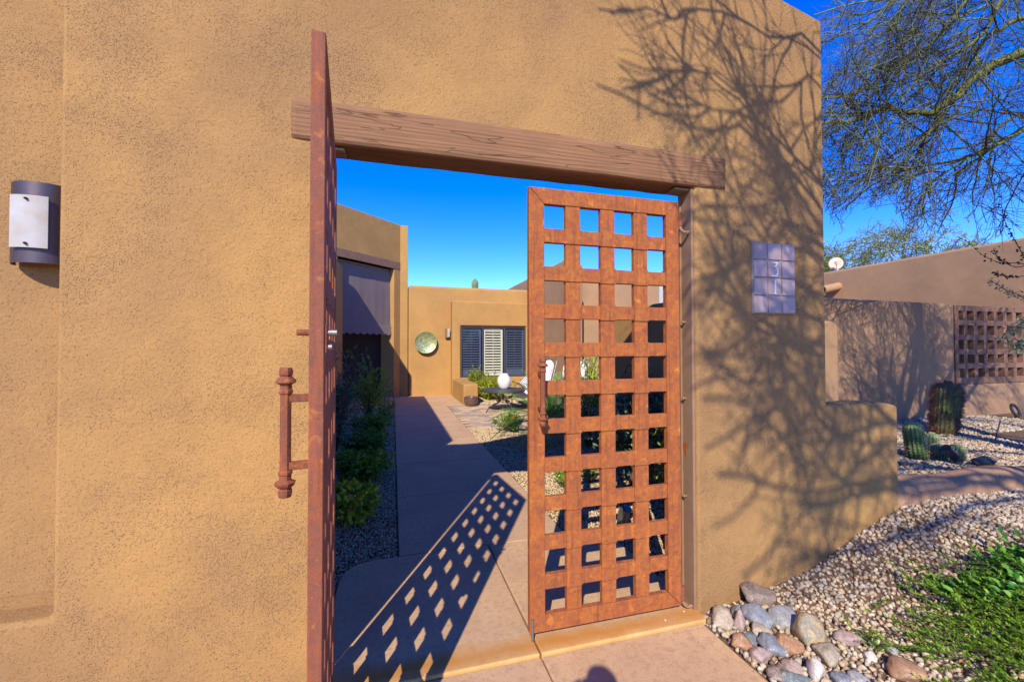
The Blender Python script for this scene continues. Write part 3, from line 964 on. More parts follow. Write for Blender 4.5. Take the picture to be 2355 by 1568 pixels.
# ------------------------------------------------------------------ river stones beside the paving
ROCKC = {'grey': ((.34, .33, .31), (.22, .21, .21)), 'tan': ((.46, .36, .25), (.30, .23, .16)), 'rust': ((.42, .22, .10), (.27, .13, .07)),
         'blue': ((.24, .25, .275), (.15, .155, .175)), 'pink': ((.44, .31, .26), (.30, .20, .17)), 'white': ((.66, .60, .54), (.45, .38, .33)),
         'brown': ((.30, .21, .16), (.18, .13, .10)), 'ochre': ((.48, .32, .14), (.20, .19, .15)), 'teal': ((.20, .235, .225), (.13, .15, .15)), 'orange': ((.50, .28, .14), (.34, .18, .10))}
def m_rock(nm, a, b_):
    m, nt, n, l, b = _mat('river_stone_' + nm)
    c = coord(nt)
    f = noise_t(nt, c, 15, 6, .65, 1.2); f2 = noise_t(nt, c, 90, 4, .7)
    w = N(nt, 'ShaderNodeTexNoise', Scale=10.0, Detail=3.0, Distortion=2.5); l.new(c, w.inputs['Vector'])
    col = mixc(nt, ramp(nt, f, [(.36, 0), (.62, 1)]), b_, a)
    col = mixc(nt, mth(nt, 'MULTIPLY', ramp(nt, w.outputs['Fac'], [(.482, 0), (.5, 1), (.518, 0)]), .45), col, (.62, .55, .46))
    col = mixc(nt, ramp(nt, f2, [(.34, .5), (.5, 0)]), col, tuple(x * .45 for x in b_))
    l.new(col, b.inputs['Base Color']); b.inputs['Roughness'].default_value = .75
    nr = bump(nt, f2, .4, .003); nr = bump(nt, f, .5, .008, nr); l.new(nr, b.inputs['Normal'])
    return m
ROCK = {k: m_rock(k, *v) for k, v in ROCKC.items()}
v3, f3 = ico(3)


def rock_mesh(rx, ry, rz, seed, ang=.0):
    V = np.empty_like(v3)
    # a few random planes chip the ball into facets, then noise softens it
    rg = np.random.default_rng(seed)
    pn = unit(rg.normal(size=(16, 3))); pd = rg.uniform(.46, .78, 16)
    for i, p in enumerate(v3):
        r_ = 1.0
        for n_, d_ in zip(pn, pd):
            q = p @ n_
            if q > 1e-3: r_ = min(r_, (d_ / q) * (1 - ang) + ang if d_ < q else 1.0)
        r_ *= 1 + .09 * noise.noise(Vector(p * 2.1) + Vector((seed * 3.1, 0, 0))) + .035 * noise.noise(Vector(p * 5) + Vector((seed, 9, 2)))
        V[i] = p * r_
    return V * np.array([rx, ry, rz])


def river_stone(x, y, z, w, h, rot, colr, seed, label, name='river_stone', grp='river stones heaped beside the paving', cat='stone', tilt=0.0, deep=.85):
    V = rock_mesh(w / 2, w / 2 * deep, h / 2, seed)
    V = np.array([Matrix.Rotation(rot, 3, 'Z') @ (Matrix.Rotation(tilt, 3, 'X') @ Vector(p)) for p in V])
    o = raw(name, V + V3(x, y, z), f3, ROCK[colr] if colr in ROCK else M[colr], smooth=True, origin=(x, y, z))
    return tag(o, label, cat, grp)

RS = [  # x, y, width, height, rot, colour, label
 (1.700, 1.915, .130, .105, .2, 'tan', 'pale grey-tan oval stone against the foot of the wall beside the gate jamb', .6),
 (1.762, 1.862, .080, .115, 1.2, 'pink', 'narrow upright pinkish stone next to the pale oval stone by the jamb', 0),
 (1.835, 1.935, .095, .075, .4, 'blue', 'small blue-grey stone at the wall foot, below the big brown boulder', 0),
 (1.985, 1.965, .200, .140, .1, 'brown', 'big brown veined boulder touching the gate wall, highest of the heap', .15),
 (1.870, 1.845, .150, .095, -.5, 'blue', 'bluish slab stone in the middle of the heap below the brown boulder', .2),
 (1.985, 1.805, .185, .105, -.5, 'grey', 'large flat grey stone with rusty lower edge, in the middle of the heap', .3),
 (1.818, 1.775, .110, .065, .1, 'tan', 'flat tan stone between the slabs near the paving edge', 0),
 (1.668, 1.745, .110, .080, -.9, 'rust', 'long reddish stone lying along the paving edge', .3),
 (1.730, 1.765, .115, .055, -.3, 'teal', 'small greenish-grey flat stone behind the long reddish stone', 0),
 (1.778, 1.675, .145, .105, .2, 'blue', 'rounded blue-grey stone on top of the heap near the paving', .2),
 (1.688, 1.655, .108, .090, .6, 'pink', 'mottled pink and brown stone at the paving edge', 0),
 (1.848, 1.645, .120, .115, .9, 'rust', 'rusty brown stone leaning between the blue-grey and ochre stones', .5),
 (1.985, 1.655, .165, .150, .7, 'ochre', 'big ochre and grey banded stone, largest on the gravel side', .35),
 (1.970, 1.540, .130, .090, .3, 'tan', 'rounded cream stone in front of the big ochre stone', 0),
 (1.672, 1.550, .125, .075, -.4, 'brown', 'flat brown-grey stone at the paving edge near the bottom', 0),
 (1.765, 1.545, .105, .060, -.5, 'pink', 'pinkish wedge stone between the brown-grey and white stones', .3),
 (1.828, 1.490, .100, .105, -1.0, 'white', 'white elongated stone, palest of the heap', .4),
 (1.715, 1.475, .135, .080, -.2, 'teal', 'dark green-blue stone at the bottom edge of the heap', 0),
 (1.885, 1.425, .110, .075, .5, 'blue', 'dark blue-grey rounded stone right of the white stone', 0),
 (2.135, 1.575, .105, .070, -.6, 'pink', 'pale pink stone lying alone on the gravel right of the ochre stone', 0),
 (2.150, 1.350, .155, .085, .1, 'orange', 'round orange stone at the bottom edge, on the gravel', 0),
 (2.245, 1.455, .062, .050, 0, 'grey', 'small smooth grey pebble on the gravel above the round orange stone', 0),
 (2.130, 1.470, .068, .045, .7, 'white', 'small pale pink-white pebble on the gravel left of the grey pebble', 0),
 (1.965, 1.400, .085, .050, .2, 'grey', 'half buried light grey stone in the gravel at the bottom', 0),
 (1.640, 1.400, .110, .070, .3, 'brown', 'brown stone below the dark green-blue stone, at the picture edge', 0)]
for i, (x, y, w, h, r_, c, lb, tl) in enumerate(RS):
    zb = max(bed_z(x, y), -.02)
    river_stone(x, y, zb + h * .20, w * 1.28, h * 1.22, r_, c, 20 + i, lb, tilt=tl)
# small filler pebbles between them
q = jgrid(1.64, 2.05, 1.30, 2.0, .032); q = q[(q[:, 0] < 2.03)]
stones('pebbles', np.c_[q, np.maximum(bed_z(q[:, 0], q[:, 1]), -.01) + RNG.uniform(.0, .012, len(q))], RNG.uniform(.012, .021, len(q)), M['gravel'], kind='stuff')
# fallen dry leaves
q = RNG.uniform([1.75, 1.1], [3.0, 2.0], (55, 2)); zz = bed_z(q[:, 0], q[:, 1]) + .018
d = unit(RNG.normal(size=(55, 3)) * [1, 1, .15])
v, f = leaves(np.c_[q, zz], d, np.tile(V3(0, 0, 1), (55, 1)), RNG.uniform(.018, .035, 55), RNG.uniform(.008, .014, 55), .3)
leafm('dry', [(0, (.42, .17, .04)), (1, (.62, .33, .10))], .2)
tag(raw('dry_leaves', v, f, LEAF['dry'], tint=np.repeat(RNG.uniform(0, 1, 55), 6)), kind='stuff')

# ------------------------------------------------------------------ curb and garden walls on the right
cp = smooth_pl([(3.12, 2.145, 0), (3.45, 2.125, 0), (3.9, 2.12, 0), (4.45, 2.10, 0), (5.2, 2.02, 0), (6.6, 1.85, 0), (9, 1.4, 0)], 60)
sec = [(-.105, -.20)] + [(.105 * math.cos(x), .045 + .075 * math.sin(x)) for x in np.linspace(math.pi, 0, 9)] + [(.105, -.20)]
mb = MB(); vs = []
for i, p in enumerate(cp):
    tg_ = unit(cp[min(i + 1, 59)] - cp[max(i - 1, 0)]); nr = V3(tg_[1], -tg_[0], 0)
    zz = .455 + .012 * math.sin(i * .7)
    if i == 0: zz = .42
    for a_, b_ in sec: vs.append(p + nr * a_ + V3(0, 0, zz + b_))
k = len(sec)
mb.add(vs, [(i * k + j, i * k + j + 1, (i + 1) * k + j + 1, (i + 1) * k + j) for i in range(59) for j in range(k - 1)] + [tuple(range(k))])
o = mb.build('curb', M['curb'], loc=(3.12, 2.14, .3), smooth=True)
tag(o, 'low rounded terracotta stucco curb between the gravel and the cactus bed', 'curb')

t = thing('garden_wall', (6.4, 4.3, .40), 'tan stucco garden wall with tree shadows behind the cacti, holding a brick screen', 'wall')
MB().prism([(4.1, -.1), (8.035, -.1), (8.035, 2.115), (7.9, 2.125), (4.1, 2.15)], 'y', 4.30, 4.52).build('wall', M['stucco_back'], t, bevel=.05, seg=4)
MB().box((8.040, 4.285, -.1), (14.0, 4.54, .925)).build('base_wall', M['stucco_back'], t, bevel=.04, seg=4)
bw, gap = .23, .004
zc = [.929, 1.158, 1.368, 1.586, 1.804, 2.023]
ch = [.098, .080, .080, .080, .080, .080]
bl = MB().box((-bw / 2 + .002, -.095, 0), (bw / 2 - .002, .095, .078)).mesh('brick', M['brick'])
for z, h in zip(zc, ch):
    for i in range(24):
        o = link('brick', bl, t, (8.045 + bw * (i + .5), 4.40 + random.uniform(-.004, .004), z + .001))
        o.scale = (1, 1, h / .080); o.rotation_euler = (0, 0, random.uniform(-.012, .012))
ups = MB().box((-.041, -.093, 0), (.041, .093, 1)).mesh('brick', M['brick'])
for k in range(5):
    z0 = zc[k] + ch[k]; z1 = zc[k + 1]
    for i in range(25):
        o = link('brick', ups, t, (8.045 + bw * i + (.041 if i == 0 else 0), 4.40 + random.uniform(-.004, .004), z0 + .0005))
        o.scale = (1, 1, z1 - z0 - .001); o.rotation_euler = (0, 0, random.uniform(-.02, .02))
tag(MB().prism([(3.9, -.1), (4.83, -.1), (4.83, 1.72), (4.76, 1.772), (3.9, 1.80)], 'y', 3.60, 3.78).build('pier', M['stucco_back'], loc=(4.5, 3.6, .4), bevel=.05, seg=4), 'narrow stucco pier just beyond the gate wall corner, before the garden wall', 'wall')

# neighbouring house beyond
t = thing('neighbouring_house', (12, 7, 0), 'long tan stucco house wall with a drain spout, beyond the brick screen', 'house')
MB().prism([(12.0, -.1), (22, -.1), (22, 3.655), (12.0, 3.655)], 'y', 4.62, 14).build('wall', M['stucco_far'], t, bevel=.07, seg=4)
c = V3(12.05, 8.98, 3.20); d = V3(-.62, 0, -.13)
sp = MB().tube([c, c + d * .5, c + d], .115, 20, cap=False)
sp.tube([c + d, c + d * .5, c], .092, 20, cap=False)
vs = []; n_ = 20
T_ = unit(d); A_ = unit(np.cross(T_, V3(0, 0, 1))); B_ = np.cross(T_, A_)
for rad in (.115, .092): vs += [c + d + rad * (A_ * math.cos(2 * math.pi * j / n_) + B_ * math.sin(2 * math.pi * j / n_)) for j in range(n_)]
sp.add(vs, [(j, (j + 1) % n_, n_ + (j + 1) % n_, n_ + j) for j in range(n_)])
sp.build('drain_spout', M['stucco_far'], t, smooth=False, normals=False)
dish = thing('satellite_dish', (15.9, 12.2, 3.6), 'small tan satellite dish above the neighbouring roof, beside the tree', 'satellite dish')
dc = V3(16.35, 12.3, 4.70); dn = unit(V3(-.75, -.62, .35)); A_ = unit(np.cross(dn, V3(0, 0, 1))); B_ = np.cross(A_, dn)
vs = []; fs = []
for i in range(7):
    for j in range(24):
        r_ = .23 * i / 6; an = 2 * math.pi * j / 24
        vs.append(dc + A_ * r_ * math.cos(an) + B_ * r_ * 1.12 * math.sin(an) + dn * (r_ * r_ * .35))
for i in range(6):
    for j in range(24): fs.append((i * 24 + j, i * 24 + (j + 1) % 24, (i + 1) * 24 + (j + 1) % 24, (i + 1) * 24 + j))
o = MB().add(vs, fs).build('reflector', M['dish'], dish, smooth=True, normals=False)
sm = o.modifiers.new('solid', 'SOLIDIFY'); sm.thickness = .015
MB().tube([dc - dn * .02, dc - B_ * .2 - dn * .18, V3(16.3, 12.35, 3.6)], .025, 8).build('mast', M['dish'], dish)
MB().tube([dc - B_ * .25, dc - B_ * .15 + dn * .30], .015, 6).build('feed_arm', M['dish'], dish)
MB().box((-.05, -.05, -.05), (.05, .05, .07), Matrix.Translation(Vector(dc - B_ * .15 + dn * .30))).build('receiver', M['dish'], dish)

# ------------------------------------------------------------------ courtyard: buildings
YF = 13.6
SP = M['stucco_plain']
h = thing('courtyard_house', (2.6, YF, 0), 'tan courtyard house with low parapet and shuttered three-part window', 'house')
MB().prism([(.446, -.1), (4.6, -.1), (4.6, 3.435), (.446, 3.452)], 'y', YF, YF + .35).build('wall', SP, h, bevel=.09, seg=5)
YBay = 13.18
bay = [(1.765, -.1), (4.90, -.1), (4.90, 2.925), (1.765, 2.965)]
wx0, wx1, wz0, wz1 = 2.035, 4.165, .555, 2.170
MB().prism([(1.765, -.1), (wx0, -.1), (wx0, wz1), (wx1, wz1), (wx1, -.1), (4.90, -.1), (4.90, 2.925), (1.765, 2.965)], 'y', YBay, YF - .002).build('bay_wall', SP, h, bevel=.05, seg=4)
MB().box((wx0 - .06, YBay + .006, -.1), (wx1 + .06, YF - .003, wz0)).build('window_sill', SP, h, bevel=.02, seg=3)
MB().box((wx0, YBay + .30, wz0), (wx1, YF - .004, wz1)).build('dark_room', M['dark_room'], h)
win = MB()
yw0, yw1 = YBay + .06, YBay + .11
pw = (wx1 - wx0) / 3
for i in range(4):
    x = wx0 + i * pw; k = .045 if 0 < i < 3 else .05
    a = x - k / 2 if 0 < i < 3 else (x if i == 0 else x - k)
    win.box((a, yw0, wz0), (a + k, yw1, wz1))
for i in range(3):
    xa = wx0 + i * pw + (.05 if i == 0 else .0225); xb = wx0 + (i + 1) * pw - (.05 if i == 2 else .0225)
    win.box((xa, yw0 + .001, wz0), (xb, yw1 - .001, wz0 + .05)); win.box((xa, yw0 + .001, wz1 - .05), (xb, yw1 - .001, wz1))
wo_ = win.build('window', M['frame'], h)
for i in range(3):
    xa = wx0 + i * pw + .05; xb = wx0 + (i + 1) * pw - .05
    mid_ = (i == 1)
    o = MB().box((xa - .02, yw0 + .02, wz0 + .045), (xb + .02, yw0 + .026, wz1 - .045)).build('pane', M['glass'] if i == 1 else M['screen_glass'], wo_)
    bm_ = M['blind'] if mid_ else M['blind_dim']
    MB().box((xa, yw1 + .012, wz0 + .05), (xa + .035, yw1 + .045, wz1 - .05)).box((xb - .055, yw1 + .012, wz0 + .05), (xb, yw1 + .045, wz1 - .05)).box((xa + .036, yw1 + .013, wz1 - .12), (xb - .056, yw1 + .044, wz1 - .05)).box((xa + .036, yw1 + .013, wz0 + .05), (xb - .056, yw1 + .044, wz0 + (.13 if mid_ else .25))).build('shutter_frame', bm_, wo_)
    ns = 16
    sl = MB().box((xa + .038, -.036, -.004), (xb - .058, .036, .004), Matrix.Rotation(.5, 4, 'X')).mesh('slat', bm_)
    zz0 = wz0 + (.17 if mid_ else .29)
    for k in range(ns):
        z = zz0 + (wz1 - .15 - zz0) * k / (ns - 1)
        o = link('slat', sl, wo_, (0, yw1 + .030, z))
    MB().box(((xa + xb) / 2 - .012, yw1 + .001, wz0 + .15), ((xa + xb) / 2, yw1 + .009, wz1 - .13)).build('tilt_rod', bm_, wo_)

tag(MB().box((1.775, 11.05, -.1), (2.165, YBay - .003, .535)).build('low_wall', SP, loc=(1.9, 12, 0), bevel=.03, seg=4), 'knee-high tan stucco planter wall running out from the window bay beside the path', 'wall')
tag(MB().prism([(4.30, -.1), (4.62, -.1), (4.62, 3.60), (4.30, 3.60)], 'y', 9.85, YBay - .01).build('side_wall', M['stucco_far'], loc=(4.4, 11, 0), bevel=.05, seg=4), 'tan stucco side wall closing the patio, right of the window', 'wall')
hh = thing('rear_house', (6, 17, 0), 'taller stucco parapet rising behind the window bay against the sky', 'house')
MB().prism([(5.0, -.1), (5.32, -.1), (5.32, 4.17), (5.0, 4.17)], 'y', 11.5, 21).build('wall', M['stucco_far'], hh, bevel=.06, seg=3)
h2 = thing('east_house', (7, 11, 0), 'flat-roofed tan stucco house at the right of the courtyard, seen through the gate lattice', 'house')
MB().box((4.63, 10.9, -.1), (12.0, 14.3, 3.58)).build('wall', M['stucco_far'], h2, bevel=.05, seg=4)
MB().box((7.55, 10.86, 1.3), (8.05, 10.897, 3.40)).build('shade_panel', M['blind_dim'], h2)
MB().lathe([(.16, 3.58), (.16, 3.85), (.20, 3.86), (.19, 3.97), (.10, 4.05), (.01, 4.07)], (8.75, 12.2, 0), 16).build('roof_vent', M['grey_metal'], h2)
tag(MB().prism([(2.48, -.1), (5.25, -.1), (5.25, 2.0), (2.48, 1.95)], 'x', 2.88, 3.06).build('boundary_wall', SP, loc=(3, 4, 0), bevel=.04, seg=3), 'stucco boundary wall behind the shrubs right of the courtyard path', 'wall')

# entry tower at 45 degrees, with portico and hanging shade
tc = V3(.209, 13.6, 0); u45 = V3(-.70711, -.70711, 0); n45 = V3(.70711, -.70711, 0)      # along the face (towards the viewer), outward normal
Mt = Matrix([[u45[0], n45[0], 0, tc[0]], [u45[1], n45[1], 0, tc[1]], [0, 0, 1, 0], [0, 0, 0, 1]])
# local: x along the face from its right end, y outwards, z up
tw_ = thing('entry_tower', tuple(tc), 'tall angled stucco entry tower with a shaded doorway, left of the round plate', 'house')
def tbox(nm, a, b, mat, bev=0, seg=2): return MB().box(a, b, Mt).build(nm, mat, tw_, bevel=bev, seg=seg)
ZTW = 5.30
fw = MB().prism([(.004, -.1), (.265, -.1), (.265, 3.9), (2.30, 3.9), (2.30, -.1), (5.0, -.1), (5.0, ZTW), (.004, ZTW)], 'y', -.55, 0)
fw.v = [np.array([Mt @ Vector(p) for p in v_]) for v_ in fw.v]
fw.build('wall', SP, tw_, bevel=.012, seg=2)
MB().prism([(.200, YF - .004), (.440, YF - .004), (.440, YF + 1.2), (.200, YF + 1.2)], 'z', -.1, ZTW - .003).build('return_wall', SP, tw_, bevel=.012, seg=2)
MB().prism([(-4.2, YF + .35), (.212, YF + .35), (.212, YF + 1.2), (-4.2, YF + 1.2)], 'z', -.1, 3.898).build('rear_wall', M['dark_room'], tw_)
tbox('beam', (.012, -.20, 3.90), (2.6, .012, 4.135), M['beam2'], .012)
tbox('dark_room', (-.2, -2.3, 3.86), (5, -.56, 3.89), M['dark_room'])
MB().box((.55, -1.3, 0), (.60, -1.25, 3.8), Mt).build('door_frame', M['dark_metal'], tw_)
MB().box((.8, -1.85, 0), (1.9, -1.80, 2.6), Mt).build('door', M['dark_room'], tw_)
sh = thing('hanging_shade', tuple(tc + u45 * 1.2 + n45 * .03 + V3(0, 0, 1.9)), 'dark brown roller shade with scalloped edge hanging across the tower doorway', 'shade')
vs = []; nxq = 40
def shade_sheet(x0, x1, zf, ztop, yoff, nm, dep=.0):
    n = 56; mb = MB(); top = []; bot = []
    for i in range(n + 1):
        x = x0 + (x1 - x0) * i / n
        wv = .004 * math.sin(x * 9) + .002 * math.sin(x * 23)
        top.append(Mt @ Vector((x, yoff + wv * .3, ztop))); bot.append(Mt @ Vector((x, yoff + dep + wv, zf(i / n))))
    v = [tuple(p) for p in top + bot]
    f = [(i, i + 1, n + 2 + i, n + 1 + i) for i in range(n)]
    o = mb.add(v, f).build(nm, M['shade'], sh, smooth=False, normals=False)
    s_ = o.modifiers.new('solid', 'SOLIDIFY'); s_.thickness = .006
    return o
shade_sheet(.275, 2.25, lambda t: 2.14, 3.88, -.175, 'fabric', .03)
shade_sheet(.272, 2.255, lambda t: 1.87 + .055 * (1 - abs(math.sin(t * math.pi * 8.5))) ** 1.0 * 1.0, 2.155, -.130, 'scalloped_valance', .035)
MB().tube([Mt @ Vector((.275, -.15, 2.145)), Mt @ Vector((2.25, -.15, 2.145))], .022, 8).build('hem_bar', M['shade'], sh)
MB().tube([Mt @ Vector((.275, -.16, 3.85)), Mt @ Vector((2.25, -.16, 3.85))], .032, 10).build('roller', M['shade'], sh)
MB().tube([Mt @ Vector((.29, -.10, 2.10)), Mt @ Vector((.27, -.16, 2.30))], .008, 6).build('bracket', M['grey_metal'], sh)
# side house, out of view to the left; its parapet throws the long shadow on the path
tag(MB().box((-5.5, 2.47, -.1), (-1.29, 9.05, 3.60)).build('side_house', SP, loc=(-3, 6, 0), bevel=.03, seg=2), 'stucco side house left of the courtyard path that shades the planting', 'house')

tag(MB().box((-3.2, 9.98, -.1), (-1.29, 12.05, 3.60)).build('portico_wall', SP, loc=(-2.2, 11, 0), bevel=.02, seg=2), 'stucco wall block left of the tower doorway, seen as a sliver beside the shade', 'wall')
# round plate and sconce on the far wall
t = thing('wall_plate', (.98, YF, 1.66), 'round hammered greenish brass plate hung on the far courtyard wall', 'wall plate')
MB().lathe([(.002, -.03), (.12, -.035), (.24, -.05), (.325, -.085), (.342, -.10), (.345, -.095), (.33, -.07), (.25, -.035), (.12, -.02), (.002, -.015)], (.98, YF - .04, 1.66), 48, 'y').build('plate', M['brass'], t, smooth=True)
MB().tube([(.98, YF, 1.66), (.98, YF - .07, 1.66)], .02, 8).build('hook', M['dark_metal'], t)
t = thing('wall_lamp', (1.66, YF, 1.95), 'small boxy metal wall lamp between the round plate and the window bay', 'wall lamp')
MB().box((1.59, YF - .10, 1.80), (1.715, YF - .002, 2.09)).build('lamp_shade', M['beam2'], t, bevel=.006, seg=1)
MB().box((1.655, YF - .125, 1.83), (1.73, YF - .101, 2.10)).build('alabaster_panel', M['alabaster'], t, bevel=.003, seg=1)

# ------------------------------------------------------------------ patio things
t = thing('round_table', (2.50, 9.72, 0), 'round dark metal patio table with curved legs and white vase on it', 'table')
cx, cy = 2.50, 9.72
MB().lathe([(.01, .455), (.49, .455), (.515, .462), (.520, .475), (.520, .500), (.512, .512), (.49, .516), (.01, .516)], (cx, cy, 0), 48).build('tabletop', M['black_metal'], t, smooth=False)
for k in range(4):
    an = k * math.pi / 2 + 3.55
    d = V3(math.cos(an), math.sin(an), 0)
    pl = smooth_pl([d * .40 + V3(0, 0, .455), d * .34 + V3(0, 0, .38), d * .14 + V3(0, 0, .30), d * .10 + V3(0, 0, .25), d * .17 + V3(0, 0, .20), d * .42 + V3(0, 0, .10), d * .50 + V3(0, 0, 0)], 20) + V3(cx, cy, -.012)
    MB().tube(pl, .014, 8).build('leg', M['black_metal'], t, smooth=True)
rg_ = [(cx + .15 * math.cos(a), cy + .15 * math.sin(a), .235) for a in np.linspace(0, 2 * math.pi, 25)]
MB().tube(rg_, .011, 6).build('ring', M['black_metal'], t)
MB().tube([(cx, cy, .24), (cx, cy, .455)], .02, 8).build('post', M['black_metal'], t)
vz = .516
o = MB().lathe([(r_, z) for r_, z in [(.001, 0), (.095, 0), (.108, .008), (.140, .07), (.158, .14), (.160, .19), (.148, .25), (.115, .305), (.092, .325), (.088, .345), (.096, .358), (.084, .356), (.078, .33), (.07, .30), (.001, .28)]], (2.54, 9.78, vz), 36).build('vase', M['white_glaze'], loc=(2.54, 9.78, vz), smooth=True)
tag(o, 'white egg-shaped ceramic vase standing on the round patio table', 'vase')
o = MB().lathe([(r_, z) for r_, z in [(.001, 0), (.115, 0), (.135, .012), (.170, .08), (.182, .14), (.178, .20), (.170, .228), (.176, .240), (.168, .250), (.155, .246), (.152, .21), (.150, .12), (.001, .10)]], (1.925, 10.80, -.014), 36).build('plant_pot', M['pot'], loc=(1.925, 10.80, -.014), smooth=True)
tag(o, 'empty dark glazed bowl pot on the pavers at the end of the low wall', 'pot')


def soft_box(a, b, M4, sub=4, bulge=.02, seed=0):
    """cushion: rounded, slightly lumpy box"""
    bm = bmesh.new(); bmesh.ops.create_cube(bm, size=2)
    bmesh.ops.subdivide_edges(bm, edges=bm.edges[:], cuts=7, use_grid_fill=True)
    a = np.array(a); b = np.array(b); c = (a + b) / 2; hlf = (b - a) / 2
    vs = []
    for v in bm.verts:
        p = np.array(v.co[:])
        rr_ = (abs(p) ** 5).sum() ** (1 / 5)
        p = p / rr_
        th_ = 1 + .10 * noise.noise(Vector(p * 2.3) + Vector((seed, 0, 0)))
        vs.append(M4 @ Vector(c + p * hlf * th_))
    fs = [tuple(v.index for v in f.verts) for f in bm.faces]
    bm.free()
    return MB().add([tuple(v) for v in vs], fs)


def lounge(loc, rz, label):
    t = thing('lounge_chair', loc, label, 'chair', 'cushioned lounge chairs on the patio')
    Ml = Matrix.Translation(Vector(loc)) @ Matrix.Rotation(rz, 4, 'Z')      # faces local -y
    P = lambda x, y, z: Ml @ Vector((x, y, z))
    for s_ in (-1, 1):
        MB().tube(smooth_pl([P(s_ * .34, -.34, 0), P(s_ * .34, -.36, .25), P(s_ * .34, -.30, .52), P(s_ * .34, -.05, .60), P(s_ * .34, .28, .58)], 24), .013, 8).build('arm', M['grey_metal'], t, smooth=True)
        MB().tube(smooth_pl([P(s_ * .30, -.34, .26), P(s_ * .30, .20, .22), P(s_ * .30, .34, .42), P(s_ * .30, .62, 1.16), P(s_ * .22, .64, 1.20)], 24), .012, 8).build('side_rail', M['grey_metal'], t, smooth=True)
        MB().tube([P(s_ * .34, -.34, .012), P(s_ * .30, .40, .012)], .012, 8).build('leg', M['dark_metal'], t)
        MB().tube([P(s_ * .30, .40, .012), P(s_ * .30, .28, .34)], .012, 8).build('leg', M['dark_metal'], t)
    MB().tube([P(-.22, .64, 1.20), P(.22, .64, 1.20)], .012, 8).build('top_rail', M['grey_metal'], t)
    soft_box((-.29, -.40, .27), (.29, .28, .43), Ml, seed=1).build('seat_cushion', M['cushion'], t, smooth=True)
    Mbk = Ml @ Matrix.Translation((0, .27, .40)) @ Matrix.Rotation(-.38, 4, 'X')
    soft_box((-.28, -.10, -.04), (.28, .06, .80), Mbk, seed=4).build('back_cushion', M['cushion'], t, smooth=True)
    return t, Ml


tA, MlA = lounge((3.35, 10.15, -.012), R(-62), 'white cushioned lounge chair beside the round table, nearer the window')
tB, MlB = lounge((3.72, 8.85, -.012), R(-48), 'white cushioned lounge chair nearest the gate, half hidden by the lattice')
def pillow(Ml, p, rot, label, seed):
    Mp = Ml @ Matrix.Translation(p) @ rot
    bm = bmesh.new(); bmesh.ops.create_grid(bm, x_segments=14, y_segments=14, size=1)
    vs = []; n_ = len(bm.verts)
    for s_ in (1, -1):
        for v in bm.verts:
            x, y = v.co.x, v.co.y
            e = max(0, (1 - x**4)) ** .5 * max(0, (1 - y**4)) ** .5
            vs.append((x * .22 * (1 - .08 * (1 - y * y)), s_ * .075 * e, y * .22 * (1 - .08 * (1 - x * x))))
    fs = [tuple(v.index for v in f.verts) for f in bm.faces]; fs += [tuple(n_ + i for i in f[::-1]) for f in fs]
    bm.free()
    me = MB().add(vs, fs).mesh('throw_pillow', M['stripe'], smooth=True)
    o = link('throw_pillow', me); o.matrix_world = Mp
    tag(o, label, 'pillow', 'striped throw pillows on the lounge chairs')
pillow(MlA, (-.12, .05, .63), Matrix.Rotation(-.5, 4, 'X') @ Matrix.Rotation(.3, 4, 'Z') @ Matrix.Rotation(.5, 4, 'Y'), 'navy and white striped throw pillow leaning on the chair nearer the window', 1)
pillow(MlB, (0, .12, .62), Matrix.Rotation(-.35, 4, 'X') @ Matrix.Rotation(.2, 4, 'Z') @ Matrix.Rotation(1.45, 4, 'Y'), 'navy and white striped throw pillow with upright stripes on the chair nearest the gate', 2)

